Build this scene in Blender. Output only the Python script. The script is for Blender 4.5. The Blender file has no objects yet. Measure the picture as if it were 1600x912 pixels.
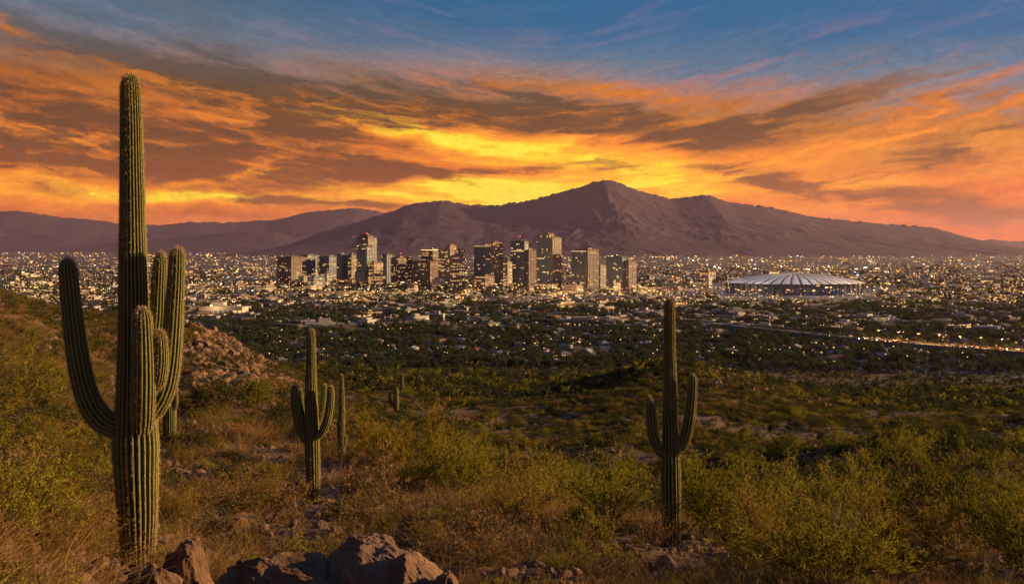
import bpy, bmesh, math, random
import numpy as np
from mathutils import Vector, Matrix

rng = np.random.default_rng(7)
random.seed(7)
scene = bpy.context.scene
COL = scene.collection
F = 1386.0            # focal length of the photograph in its own pixels
CZ = 110.0            # eye height above the valley floor (z = 0)
R = math.radians

# ------------------------------------------------------------------ camera
cam_d = bpy.data.cameras.new('camera')
cam_d.sensor_width = 36.0
cam_d.lens = 36.0 * F / 1600.0
cam_d.shift_y = -68.0 / 1600.0
cam_d.clip_start = 0.1
cam_d.clip_end = 200000.0
cam = bpy.data.objects.new('camera', cam_d)
cam.location = (0, 0, CZ)
cam.rotation_euler = (R(90), 0, 0)
COL.objects.link(cam)
scene.camera = cam

# ------------------------------------------------------------------ render settings
scene.render.engine = 'CYCLES'
cy = scene.cycles
cy.use_denoising = True
try:
    cy.denoiser = 'OPENIMAGEDENOISE'
    cy.denoising_input_passes = 'RGB_ALBEDO_NORMAL'
except Exception:
    pass
cy.max_bounces = 4
cy.diffuse_bounces = 2
cy.glossy_bounces = 2
cy.transmission_bounces = 3
cy.transparent_max_bounces = 4
cy.volume_bounces = 0
cy.sample_clamp_indirect = 4.0
cy.use_adaptive_sampling = False
scene.view_settings.view_transform = 'Standard'
scene.view_settings.look = 'None'
scene.view_settings.exposure = 0.85
scene.view_settings.gamma = 1.0
scene.view_settings.use_curve_mapping = False

SUN_AZ = 78.0     # degrees to the right of the view direction
SUN_EL = 11.5

def lin(r, g, b):
    f = lambda c: ((c / 255.0 + 0.055) / 1.055) ** 2.4 if c > 10 else c / 255.0 / 12.92
    return (f(r), f(g), f(b), 1.0)

# ------------------------------------------------------------------ sky
world = bpy.data.worlds.new('World')
scene.world = world
world.use_nodes = True
try:
    world.cycles.sampling_method = 'MANUAL'
    world.cycles.sample_map_resolution = 1024
except Exception:
    pass

class NT:
    """short hand for building node trees"""
    def __init__(self, tree):
        self.t = tree; self.L = tree.links
    def n(self, typ, **kw):
        nd = self.t.nodes.new(typ)
        for k, v in kw.items():
            setattr(nd, k, v)
        return nd
    def put(self, sock, v):
        if v is None: return
        if isinstance(v, bpy.types.NodeSocket): self.L.new(v, sock)
        else: sock.default_value = v
    def m(self, op, a, b=None, c=None, clamp=False):
        nd = self.n('ShaderNodeMath', operation=op, use_clamp=clamp)
        for s, v in zip(nd.inputs, (a, b, c)): self.put(s, v)
        return nd.outputs[0]
    def vm(self, op, a, b=None, scale=None):
        nd = self.n('ShaderNodeVectorMath', operation=op)
        self.put(nd.inputs[0], a)
        if b is not None: self.put(nd.inputs[1], b)
        if scale is not None: self.put(nd.inputs['Scale'], scale)
        return nd.outputs['Value'] if op in ('DOT_PRODUCT', 'LENGTH', 'DISTANCE') else nd.outputs['Vector']
    def xyz(self, x, y, z=0.0):
        nd = self.n('ShaderNodeCombineXYZ')
        for s, v in zip(nd.inputs, (x, y, z)): self.put(s, v)
        return nd.outputs[0]
    def noise(self, vec, scale, detail=4.0, rough=0.5, dist=0.0, out='Fac'):
        nd = self.n('ShaderNodeTexNoise')
        self.put(nd.inputs['Vector'], vec)
        nd.inputs['Scale'].default_value = scale
        nd.inputs['Detail'].default_value = detail
        nd.inputs['Roughness'].default_value = rough
        nd.inputs['Distortion'].default_value = dist
        return nd.outputs[out]
    def ramp(self, fac, stops, interp='LINEAR'):
        nd = self.n('ShaderNodeValToRGB')
        cr = nd.color_ramp
        cr.interpolation = interp
        while len(cr.elements) > 1: cr.elements.remove(cr.elements[-1])
        for i, (p, c) in enumerate(stops):
            e = cr.elements[0] if i == 0 else cr.elements.new(p)
            e.position = p
            e.color = c if len(c) == 4 else (*c, 1.0)
        self.put(nd.inputs[0], fac)
        return nd.outputs[0]
    def mix(self, fac, a, b, blend='MIX'):
        nd = self.n('ShaderNodeMix', data_type='RGBA', blend_type=blend)
        self.put(nd.inputs[0], fac); self.put(nd.inputs[6], a); self.put(nd.inputs[7], b)
        return nd.outputs[2]
    def maprange(self, v, a, b, c=0.0, d=1.0, interp='LINEAR'):
        nd = self.n('ShaderNodeMapRange', interpolation_type=interp)
        for s, x in zip(nd.inputs, (v, a, b, c, d)): self.put(s, x)
        return nd.outputs[0]

def az_el(px, py):
    dx, dz = (px - 800.0), (388.0 - py)
    return math.degrees(math.atan2(dx, F)), math.degrees(math.atan2(dz, math.hypot(F, dx)))

def build_sky():
    t = NT(world.node_tree)
    t.t.nodes.clear()
    tc = t.n('ShaderNodeTexCoord')
    d = t.vm('NORMALIZE', tc.outputs['Generated'])
    sp = t.n('ShaderNodeSeparateXYZ'); t.put(sp.inputs[0], d)
    x, y, z = sp.outputs
    az = t.m('MULTIPLY', t.m('ARCTAN2', x, y), 57.29578)
    el = t.m('MULTIPLY', t.m('ARCSINE', z), 57.29578)
    # streak coordinates: long sideways, fanning out from the glow over the mountain
    va, ve = az_el(850, 315)
    away = t.m('SQRT', t.m('ADD', t.m('POWER', t.m('ABSOLUTE', t.m('SUBTRACT', az, va)), 2.0), 30.0))
    across = t.m('DIVIDE', el, t.m('ADD', t.m('MULTIPLY', away, 0.026), 1.0))
    # wispy displacement of the cloud layout
    w1 = t.noise(t.xyz(t.m('MULTIPLY', az, 0.30), t.m('MULTIPLY', el, 0.9), 3.1), 0.40, 3.0, 0.5, 0.5, out='Color')
    warp = t.vm('MULTIPLY', t.vm('SUBTRACT', w1, (0.5, 0.5, 0.5)), (11.0, 2.6, 0.0))
    w2 = t.noise(t.xyz(t.m('MULTIPLY', az, 0.20), across, 9.7), 1.25, 6.0, 0.6, 0.15, out='Color')
    warp2 = t.vm('MULTIPLY', t.vm('SUBTRACT', w2, (0.5, 0.5, 0.5)), (6.0, 1.0, 0.0))
    P = t.vm('ADD', t.vm('ADD', t.xyz(az, el, 0.0), warp), warp2)
    wv = t.vm('MULTIPLY', warp2, (0.2, 0.9, 0.0))
    s1 = t.noise(t.vm('ADD', t.xyz(t.m('MULTIPLY', az, 0.10), across, 1.7), t.vm('MULTIPLY', wv, (0.5, 0.8, 0.0))), 1.7, 8.0, 0.62, 0.1)
    s2 = t.noise(t.vm('ADD', t.xyz(t.m('MULTIPLY', az, 0.13), across, 11.2), wv), 0.55, 5.0, 0.55, 0.5)
    s3 = t.noise(t.vm('ADD', t.xyz(t.m('MULTIPLY', az, 0.14), across, 5.2), wv), 3.2, 8.0, 0.64, 0.12)
    st = t.m('ADD', t.m('MULTIPLY', s1, 0.55), t.m('MULTIPLY', s2, 0.45))

    def blobs(items):
        acc = None
        for px, py, hl, hw, tilt, amt in items:
            a, e = az_el(px, py)
            k = 57.29578 / F
            mp = t.n('ShaderNodeMapping', vector_type='TEXTURE')
            t.put(mp.inputs['Vector'], P)
            mp.inputs['Location'].default_value = (a, e, 0)
            mp.inputs['Rotation'].default_value = (0, 0, R(-tilt))
            mp.inputs['Scale'].default_value = (hl * k, hw * k, 1.0)
            q = t.vm('DOT_PRODUCT', mp.outputs[0], mp.outputs[0])
            g = t.m('EXPONENT', t.m('MULTIPLY', q, -1.0))
            acc = t.m('MULTIPLY_ADD', g, amt, 0.0 if acc is None else acc)
        return acc

    dark = blobs(SKY_DARK)
    lit = blobs(SKY_LIT)

    # clear air: orange at the horizon through peach to blue, bluer towards the right
    side = t.maprange(t.m('ABSOLUTE', az), 30, 75, 1.0, 0.0)
    elr = t.m('ADD', el, t.m('MULTIPLY', t.m('MULTIPLY', az, 0.075), side))
    elr = t.m('ADD', elr, t.m('MULTIPLY', t.m('SUBTRACT', s2, 0.5), 7.0))
    elr = t.m('ADD', elr, t.m('MULTIPLY', t.m('SUBTRACT', s1, 0.5), 2.5))
    base = t.ramp(t.maprange(elr, 0.0, 60.0), SKY_RAMP)
    # redder low towards the right edge and duller low at the left
    red = t.m('MULTIPLY', t.maprange(az, 10, 32), t.maprange(el, 6.5, 0.0))
    base = t.mix(t.m('MULTIPLY', red, 0.85), base, lin(222, 78, 14))
    dull = t.m('MULTIPLY', t.maprange(az, -4, -30), t.maprange(el, 4.0, 1.0))
    base = t.mix(t.m('MULTIPLY', dull, 0.6), base, lin(206, 118, 44))
    # slate veil high on the left
    veil = t.m('MULTIPLY', t.maprange(az, 4, -24), t.maprange(el, 6.5, 12.0))
    veil = t.m('MULTIPLY', veil, t.maprange(st, 0.38, 0.62, 1.0, 0.35))
    base = t.mix(veil, base, t.ramp(t.maprange(el, 6.0, 13.0), [(0.0, lin(92, 66, 46)), (0.6, lin(92, 84, 78)), (1.0, lin(78, 92, 104))]))
    # thin streaks lit from below
    cm = t.maprange(st, 0.47, 0.62, 0.0, 1.0, 'SMOOTHSTEP')
    e30 = t.maprange(el, 0.0, 30.0)
    cover = t.ramp(e30, [(0.0, (0.45,)*3), (0.12, (0.75,)*3), (0.30, (0.6,)*3), (0.40, (0.25,)*3), (0.55, (0.12,)*3), (1.0, (0.2,)*3)])
    thin_col = t.ramp(e30, [(0.0, lin(240, 140, 30)), (0.22, lin(238, 140, 34)), (0.33, lin(190, 112, 58)), (0.48, lin(150, 132, 136)), (1.0, lin(110, 112, 132))])
    base = t.mix(t.m('MULTIPLY', cm, cover), base, thin_col)
    # thin streaks in their own shade
    dk = t.maprange(st, 0.50, 0.38, 0.0, 1.0, 'SMOOTHSTEP')
    dkc = t.ramp(e30, [(0.0, (0.45,)*3), (0.12, (0.78,)*3), (0.30, (0.65,)*3), (0.40, (0.12,)*3), (0.55, (0.0,)*3), (1.0, (0.0,)*3)])
    dkcol = t.ramp(e30, [(0.0, lin(204, 84, 22)), (0.15, lin(176, 80, 18)), (0.33, lin(134, 84, 50)), (0.5, lin(100, 100, 110))])
    base = t.mix(t.m('MULTIPLY', dk, dkc), base, dkcol)
    # bright openings
    lm = t.m('MULTIPLY', lit, t.maprange(st, 0.32, 0.58, 0.45, 1.3))
    lm = t.m('MULTIPLY', lm, t.maprange(s3, 0.3, 0.65, 0.7, 1.15))
    gold = t.ramp(t.maprange(lm, 0.0, 2.7), [(0.0, lin(240, 122, 20)), (0.35, lin(252, 142, 20)), (0.65, lin(255, 170, 34)), (1.0, lin(255, 226, 120))])
    gold_hi = t.mix(t.maprange(el, 7.5, 12.0), gold, lin(210, 134, 74))
    base = t.mix(t.m('MINIMUM', lm, 1.0), base, gold_hi)
    # dark cloud bodies
    dm = t.m('MULTIPLY', t.m('MINIMUM', dark, 1.15), t.maprange(st, 0.40, 0.60, 1.45, 0.30))
    dm = t.m('SUBTRACT', t.m('MULTIPLY', dm, t.maprange(s3, 0.33, 0.66, 1.3, 0.6)), 0.10)
    dm = t.maprange(dm, 0.0, 0.9, 0.0, 0.95, 'SMOOTHSTEP')
    dcol = t.ramp(t.maprange(el, 0.0, 16.0), [(0.0, lin(170, 66, 16)), (0.15, lin(140, 64, 10)), (0.4, lin(98, 54, 18)), (0.62, lin(80, 62, 44)), (0.85, lin(84, 86, 92))])
    base = t.mix(dm, base, dcol)
    # dusk: the sky opposite the sunset is dimmer and bluer
    away2 = t.maprange(t.m('ABSOLUTE', t.m('SUBTRACT', az, 12.0)), 42, 120, 0.0, 1.0, 'SMOOTHSTEP')
    base = t.mix(away2, base, t.mix(1.0, base, (0.27, 0.33, 0.46, 1.0), 'MULTIPLY'))
    # fine fibres
    s4 = t.noise(t.vm('ADD', t.xyz(t.m('MULTIPLY', az, 0.30), t.m('MULTIPLY', across, 1.0), 21.0), t.vm('MULTIPLY', warp2, (0.1, 0.6, 0.0))), 6.5, 7.0, 0.66, 0.1)
    fib = t.maprange(s4, 0.30, 0.70, 0.80, 1.20)
    fib = t.m('ADD', t.m('MULTIPLY', t.m('SUBTRACT', fib, 1.0), t.maprange(el, 16.0, 11.0, 0.35, 1.0)), 1.0)
    base = t.mix(1.0, base, t.xyz(fib, fib, fib), 'MULTIPLY')
    hs = t.n('ShaderNodeHueSaturation'); hs.inputs['Saturation'].default_value = SKY_SAT; t.put(hs.inputs['Color'], base); base = hs.outputs[0]
    # below the horizon: dim ground colour
    base = t.mix(t.maprange(el, -1.0, -4.0), base, (0.03, 0.025, 0.025, 1.0))
    # a share of the physical sky
    sky = t.n('ShaderNodeTexSky', sky_type='NISHITA')
    sky.sun_disc = False
    sky.sun_elevation = R(SUN_EL)
    sky.sun_rotation = R(SUN_AZ)
    bg1 = t.n('ShaderNodeBackground'); t.put(bg1.inputs[0], base); bg1.inputs[1].default_value = SKY_GAIN
    bg2 = t.n('ShaderNodeBackground'); t.put(bg2.inputs[0], sky.outputs[0]); bg2.inputs[1].default_value = NISHITA_GAIN
    add = t.n('ShaderNodeAddShader')
    t.put(add.inputs[0], bg1.outputs[0]); t.put(add.inputs[1], bg2.outputs[0])
    out = t.n('ShaderNodeOutputWorld'); t.put(out.inputs[0], add.outputs[0])

SKY_SAT = 1.2
SKY_GAIN = 0.63
NISHITA_GAIN = 0.004
SKY_RAMP = [(0.0, lin(214, 92, 14)), (0.04, lin(228, 112, 12)), (0.09, lin(216, 102, 16)), (0.122, lin(200, 110, 42)),
            (0.148, lin(172, 118, 80)), (0.172, lin(124, 114, 114)), (0.20, lin(84, 110, 132)), (0.245, lin(46, 96, 134)), (0.36, lin(40, 88, 132)), (0.6, lin(92, 116, 152)), (1.0, lin(104, 122, 156))]
# px, py, half length, half width, tilt (down to the right), amount
SKY_DARK = [(40, 180, 250, 58, 8, 1.15), (420, 120, 300, 26, 13, .7), (560, 262, 200, 12, 6, .6), (1400, 250, 200, 14, -6, .75), (1500, 305, 180, 12, 6, .75), (1350, 150, 180, 14, -12, .4), (1530, 215, 120, 10, -12, .6), (700, 128, 180, 18, 8, .6), (180, 232, 260, 12, 5, .7), (300, 118, 330, 30, 15, .95), (190, 215, 190, 26, 6, .7), (250, 256, 230, 22, 5, 1.05), (90, 268, 180, 20, 6, 1.0),
            (470, 196, 130, 17, 2, 1.0), (520, 238, 190, 17, 9, 1.0), (640, 158, 150, 28, 6, .9), (740, 186, 100, 18, 8, .8),
            (900, 180, 110, 24, 8, 1.25), (960, 207, 160, 17, 4, 1.15), (1220, 188, 150, 12, -3, 1.0), (1090, 225, 90, 13, 0, .85),
            (490, 319, 140, 9, 2, 1.0), (880, 264, 170, 7, 0, .8), (1320, 304, 220, 13, 9, 1.0), (1490, 335, 170, 15, 6, 1.0),
            (1290, 277, 90, 11, -4, .8), (1440, 258, 90, 12, -6, .7), (330, 340, 200, 10, 0, .5), (640, 262, 130, 10, 6, .7), (1180, 210, 180, 12, 0, .7),
            (380, 250, 120, 12, 4, .8), (1130, 262, 70, 8, 0, .6)]
SKY_LIT = [(455, 170, 115, 15, 2, 1.2), (640, 200, 150, 12, 12, 1.1), (780, 230, 210, 18, 9, 1.7), (825, 306, 190, 24, 0, 3.6), (640, 306, 300, 16, 0, 1.0), (160, 300, 320, 12, 3, 1.7),
           (60, 213, 150, 12, 9, .9), (1060, 258, 140, 20, 2, 1.1), (960, 285, 130, 11, 4, 1.0), (1390, 220, 260, 8, -13, .75), (1480, 165, 210, 10, -17, .5),
           (1350, 288, 130, 12, 2, 1.0), (840, 238, 140, 20, 4, 1.1), (150, 84, 260, 14, 16, .9), (300, 318, 330, 10, 0, .7), (600, 290, 240, 16, 2, 1.0),
           (880, 135, 260, 26, 6, .4), (1130, 300, 220, 18, 8, .8), (420, 268, 170, 9, 6, .8), (940, 190, 60, 6, 8, .6), (1150, 150, 250, 20, 4, .22)]
build_sky()

sun_d = bpy.data.lights.new('sun', 'SUN')
sun_d.energy = 5.0
sun_d.angle = R(0.6)
sun_d.color = (1.0, 0.62, 0.26)
sun = bpy.data.objects.new('sun', sun_d)
sun.rotation_euler = (R(90 - SUN_EL), 0, R(180 - SUN_AZ))
COL.objects.link(sun)
# ------------------------------------------------------------------ helpers
def mat(name, build, rough=0.9):
    m = bpy.data.materials.new(name)
    m.use_nodes = True
    t = NT(m.node_tree)
    b = m.node_tree.nodes['Principled BSDF']
    b.inputs['Roughness'].default_value = rough
    b.inputs['Specular IOR Level'].default_value = 0.2
    build(t, b)
    return m

def flat_mat(name, col, rough=0.8, **kw):
    def f(t, b):
        b.inputs['Base Color'].default_value = (*col, 1.0)
        for k, v in kw.items(): b.inputs[k].default_value = v
    return mat(name, f, rough)

def glow_mat(name, col, strength):
    m = bpy.data.materials.new(name)
    m.use_nodes = True
    b = m.node_tree.nodes['Principled BSDF']
    b.inputs['Base Color'].default_value = (0.05, 0.05, 0.05, 1)
    b.inputs['Emission Color'].default_value = (*col, 1)
    b.inputs['Emission Strength'].default_value = strength
    try: m.cycles.emission_sampling = 'NONE'
    except Exception: pass
    return m

def link(name, me, mats=(), parent=None, **props):
    o = bpy.data.objects.new(name, me)
    COL.objects.link(o)
    if me is not None:
        for mm in mats: me.materials.append(mm)
    if parent is not None: o.parent = parent
    for k, v in props.items(): o[k] = v
    return o

def mesh_np(name, verts, faces, mat_idx=None, smooth=False):
    """faces: (n,3) or (n,4) array, or list of such arrays"""
    me = bpy.data.meshes.new(name)
    verts = np.asarray(verts, dtype=np.float32).reshape(-1, 3)
    fl = faces if isinstance(faces, list) else [faces]
    fl = [np.asarray(f, dtype=np.int32) for f in fl if len(f)]
    loops = np.concatenate([f.ravel() for f in fl])
    sizes = np.concatenate([np.full(len(f), f.shape[1], np.int32) for f in fl])
    me.vertices.add(len(verts)); me.vertices.foreach_set('co', verts.ravel())
    me.loops.add(len(loops)); me.loops.foreach_set('vertex_index', loops)
    me.polygons.add(len(sizes))
    me.polygons.foreach_set('loop_start', np.concatenate([[0], np.cumsum(sizes)[:-1]]).astype(np.int32))
    me.polygons.foreach_set('loop_total', sizes)
    if mat_idx is not None: me.polygons.foreach_set('material_index', np.asarray(mat_idx, np.int32))
    me.polygons.foreach_set('use_smooth', np.full(len(sizes), smooth, bool))
    me.update(calc_edges=True)
    return me

def set_attr(me, name, vals):
    a = me.attributes.new(name, 'FLOAT', 'POINT')
    a.data.foreach_set('value', np.asarray(vals, np.float32))

def hash2(ix, iy, seed):
    h = (ix.astype(np.int64) * 374761393 + iy.astype(np.int64) * 668265263 + seed * 1442695041) & 0x7fffffff
    h = ((h ^ (h >> 13)) * 1274126177) & 0x7fffffff
    h = h ^ (h >> 16)
    return (h & 0xffff) / 65535.0

def vnoise(x, y, seed=0):
    ix, iy = np.floor(x), np.floor(y)
    fx, fy = x - ix, y - iy
    ux, uy = fx * fx * fx * (fx * (fx * 6 - 15) + 10), fy * fy * fy * (fy * (fy * 6 - 15) + 10)
    a = hash2(ix, iy, seed); b = hash2(ix + 1, iy, seed); c = hash2(ix, iy + 1, seed); d = hash2(ix + 1, iy + 1, seed)
    return (a + (b - a) * ux) * (1 - uy) + (c + (d - c) * ux) * uy

def fbm(x, y, octv=4, seed=0, gain=0.5):
    s, a, n = 0.0, 1.0, 0.0
    for i in range(octv):
        s = s + a * (vnoise(x * 2 ** i + 17.3 * i, y * 2 ** i - 9.1 * i, seed + i) - 0.5); n += a; a *= gain
    return s / n * 2.0          # about -1..1

def ridged(x, y, octv=4, seed=0):
    s, a, n = 0.0, 1.0, 0.0
    for i in range(octv):
        v = 1.0 - np.abs(2.0 * vnoise(x * 2 ** i + 5.7 * i, y * 2 ** i + 3.3 * i, seed + i) - 1.0)
        s = s + a * v; n += a; a *= 0.5
    return s / n

def smooth(a, b, x):
    t = np.clip((x - a) / (b - a), 0, 1)
    return t * t * (3 - 2 * t)

# ------------------------------------------------------------------ the hillside: heights known at control points (column, distance -> drop below eye level)
CTRL = {
    -250: [(4, 1100), (9, 800), (15, 640), (30, 500), (60, 440), (110, 430), (160, 450), (300, 520), (600, 610)],
    0:    [(4, 1250), (9, 905), (15, 765), (30, 622), (60, 520), (100, 462), (140, 485), (250, 560), (600, 620)],
    215:  [(4, 1500), (9, 1060), (14.4, 892), (22, 800), (32, 738), (45, 688), (70, 600), (110, 520), (128, 503), (160, 520), (280, 570), (600, 615)],
    330:  [(10, 1050), (16, 890), (26, 775), (45, 682), (75, 600), (110, 540), (128, 532), (160, 545), (300, 570), (600, 600)],
    485:  [(4, 1500), (10, 1020), (16, 895), (28.8, 782), (41, 722), (60, 660), (95, 608), (130, 618), (200, 618), (300, 590), (450, 574), (600, 585)],
    650:  [(10, 1040), (15, 925), (20, 855), (28, 795), (40, 738), (52, 716), (75, 722), (120, 690), (200, 640), (300, 606), (500, 582), (650, 578)],
    850:  [(4, 1550), (10, 1060), (15, 920), (20, 862), (26, 822), (34, 800), (55, 800), (85, 755), (120, 710), (200, 650), (300, 616), (500, 588), (650, 580)],
    1047: [(10, 1080), (15, 945), (21.7, 852), (27, 832), (34, 826), (55, 828), (85, 765), (120, 712), (180, 655), (250, 598), (290, 566), (400, 592), (600, 590)],
    1200: [(4, 1600), (10, 1090), (16, 925), (24, 868), (34, 838), (55, 800), (85, 750), (120, 712), (180, 668), (260, 620), (305, 600), (420, 610), (600, 595)],
    1400: [(10, 1090), (16, 935), (24, 880), (36, 838), (55, 780), (78, 722), (96, 694), (130, 704), (200, 670), (300, 640), (500, 606), (650, 590)],
    1600: [(4, 1600), (10, 1080), (16, 930), (30, 850), (50, 772), (75, 716), (100, 684), (135, 672), (200, 656), (300, 632), (500, 602), (650, 590)],
    1850: [(10, 1060), (16, 920), (30, 840), (60, 750), (100, 690), (200, 640), (400, 600), (600, 592)],
}
def _tps_phi(r2):
    return np.where(r2 > 1e-12, 0.5 * r2 * np.log(np.maximum(r2, 1e-12)), 0.0)
_ctrl = np.array([(c / 200.0, math.log(dd) * 1.6, py - 388.0) for c, rows in CTRL.items() for dd, py in rows])
_k = len(_ctrl)
_A = np.zeros((_k + 3, _k + 3))
_A[:_k, :_k] = _tps_phi(((_ctrl[:, None, :2] - _ctrl[None, :, :2]) ** 2).sum(-1)) + np.eye(_k) * 0.002
_A[:_k, _k] = 1; _A[:_k, _k + 1:] = _ctrl[:, :2]
_A[_k:, :_k] = _A[:_k, _k:].T
_W = np.linalg.solve(_A, np.concatenate([_ctrl[:, 2], np.zeros(3)]))
def _tps(a, b):
    out = np.empty(len(a))
    for i in range(0, len(a), 20000):
        q = np.stack([a[i:i + 20000], b[i:i + 20000]], 1)
        r2 = ((q[:, None, :] - _ctrl[None, :, :2]) ** 2).sum(-1)
        out[i:i + 20000] = _tps_phi(r2) @ _W[:_k] + _W[_k] + q @ _W[_k + 1:]
    return out
HILL_END = 900.0
def ground_base(x, y):
    x = np.atleast_1d(np.asarray(x, float)); y = np.atleast_1d(np.asarray(y, float))
    rad = np.hypot(x, y)
    az = np.arctan2(x, y)
    lim = math.atan(1050.0 / F)
    a2 = np.clip(az, -lim, lim)
    over = np.maximum(np.abs(az) - lim, 0.0)
    a2 = a2 * (1.0 - smooth(0.3, 1.9, over))
    col = 800.0 + F * np.tan(a2)
    dist = np.maximum(rad * np.cos(a2), 4.0)
    drop = _tps(col / 200.0, np.log(np.minimum(dist, 640.0)) * 1.6)
    z = CZ - drop * np.minimum(dist, 640.0) / F
    z = z + smooth(0.0, 1.5, over) * smooth(10, 200, rad) * 6.0
    # an added, unseen ridge out to the right, beyond the frame, that keeps the low sun off the basin
    ex, ey = 0.696, 0.718
    al = (x - 112.0) * ex + (y - 66.0) * ey; ac = (x - 112.0) * ey - (y - 66.0) * ex
    crest = (CZ - 12.0 + 7.0 * np.sin(al / 31.0)) * smooth(-25, 30, al) * (1 - smooth(250, 400, al))
    bump = np.exp(-(ac / 42.0) ** 2) * smooth(-25, 30, al) * (1 - smooth(250, 400, al))
    z = z + np.maximum(crest - z, 0.0) * bump
    return z * (1 - smooth(480, HILL_END, rad)) + (-0.6) * smooth(480, HILL_END, rad)
def ground(x, y):
    x = np.atleast_1d(np.asarray(x, float)); y = np.atleast_1d(np.asarray(y, float))
    z = ground_base(x, y)
    rad = np.hypot(x, y)
    fade = 1 - smooth(600, 880, rad)
    n = 1.5 * fbm(x / 38, y / 38, 3, 11) * smooth(50, 140, rad) + 0.45 * fbm(x / 9, y / 9, 3, 23) * smooth(18, 70, rad)
    n = n + 0.34 * fbm(x / 2.6, y / 2.6, 3, 31) + 0.05 * fbm(x / 0.6, y / 0.6, 2, 41) * (1 - smooth(40, 90, rad))
    n = n + 1.1 * (ridged(x / 16, y / 16, 4, 57) - 0.55) * smooth(60, 140, rad)
    return z + n * fade
_ground0 = ground
_pins = []
def ground(x, y):
    x = np.atleast_1d(np.asarray(x, float)); y = np.atleast_1d(np.asarray(y, float))
    z = _ground0(x, y)
    for qx, qy, dz, sg in _pins: z = z + dz * np.exp(-((x - qx) ** 2 + (y - qy) ** 2) / sg ** 2)
    return z
for qpx, qpy, qd in ((215, 894, 14.4), (490, 784, 28.8), (1049, 854, 21.7), (533, 722, 41.0), (265, 692, 45.0)):      # the soil each saguaro grows from
    qx = (qpx - 800) / F * qd; _pins.append((qx, qd, CZ - (qpy - 388) / F * qd - float(_ground0(qx, qd)[0]), 1.2 + qd * .05))
def gz(x, y): return float(ground(x, y)[0])
def at_ray(px, py, dmin=6.0, dmax=2500.0):
    """first point of the ground that the photograph's pixel looks at"""
    dd = np.exp(np.linspace(math.log(dmin), math.log(dmax), 400))
    xs = (px - 800.0) / F * dd; zs = CZ - (py - 388.0) / F * dd
    g = ground(xs, dd)
    hit = np.nonzero(g >= zs)[0]
    i = hit[0] if len(hit) else len(dd) - 1
    return float(xs[i]), float(dd[i]), float(g[i])
def pt(px, py, dist):
    return Vector(((px - 800.0) / F * dist, dist, CZ - (py - 388.0) / F * dist))

# ------------------------------------------------------------------ ground materials
def soil_build(t, b):
    g = t.n('ShaderNodeNewGeometry')
    p = g.outputs['Position']
    n1 = t.noise(p, 0.035, 5, 0.55)
    n2 = t.noise(p, 0.9, 6, 0.6)
    n3 = t.noise(p, 9.0, 5, 0.65)
    c = t.ramp(n1, [(0.35, (0.06, 0.038, 0.025)), (0.5, (0.105, 0.062, 0.038)), (0.66, (0.15, 0.088, 0.054))])
    c = t.mix(t.maprange(n2, 0.4, 0.7), c, (0.20, 0.13, 0.085, 1))
    c = t.mix(t.maprange(n3, 0.5, 0.8, 0, 0.7), c, (0.055, 0.04, 0.03, 1))
    t.put(b.inputs['Base Color'], c)
    vo = t.n('ShaderNodeTexVoronoi'); t.put(vo.inputs['Vector'], p); vo.inputs['Scale'].default_value = 4.5
    h = t.m('ADD', t.m('MULTIPLY', n3, 0.35), t.m('ADD', n2, t.m('MULTIPLY', vo.outputs['Distance'], -0.25)))
    bp = t.n('ShaderNodeBump'); bp.inputs['Strength'].default_value = 0.9; bp.inputs['Distance'].default_value = 0.25
    t.put(bp.inputs['Height'], h); t.put(b.inputs['Normal'], bp.outputs[0])
M_SOIL = mat('desert_soil', soil_build, 0.95)

def valley_build(t, b):
    g = t.n('ShaderNodeNewGeometry'); p = g.outputs['Position']
    n1 = t.noise(p, 0.0016, 5, 0.6); n2 = t.noise(p, 0.012, 5, 0.65)
    vo = t.n('ShaderNodeTexVoronoi'); t.put(vo.inputs['Vector'], p); vo.inputs['Scale'].default_value = 0.011
    c = t.ramp(n2, [(0.38, (0.045, 0.045, 0.040)), (0.52, (0.12, 0.10, 0.105)), (0.66, (0.24, 0.20, 0.20))])
    c = t.mix(t.maprange(n1, 0.42, 0.62, 0.0, 0.7), c, (0.05, 0.052, 0.045, 1))
    c = t.mix(t.maprange(vo.outputs['Color'], 0.55, 0.9, 0.0, 0.7), c, (0.16, 0.14, 0.14, 1))
    sx = t.n('ShaderNodeSeparateXYZ'); t.put(sx.inputs[0], p)
    road = None
    for o_, per, wd in ((sx.outputs[0], 210.0, 14.0), (sx.outputs[1], 165.0, 16.0)):
        q = t.m('ABSOLUTE', t.m('SUBTRACT', t.m('FLOORED_MODULO', o_, per), per / 2))
        q = t.m('LESS_THAN', q, wd / 2)
        road = q if road is None else t.m('MAXIMUM', road, q)
    c = t.mix(t.m('MULTIPLY', road, 0.8), c, (0.13, 0.12, 0.125, 1))
    t.put(b.inputs['Base Color'], c)
M_VALLEY = mat('valley_floor', valley_build, 0.9)

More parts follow.
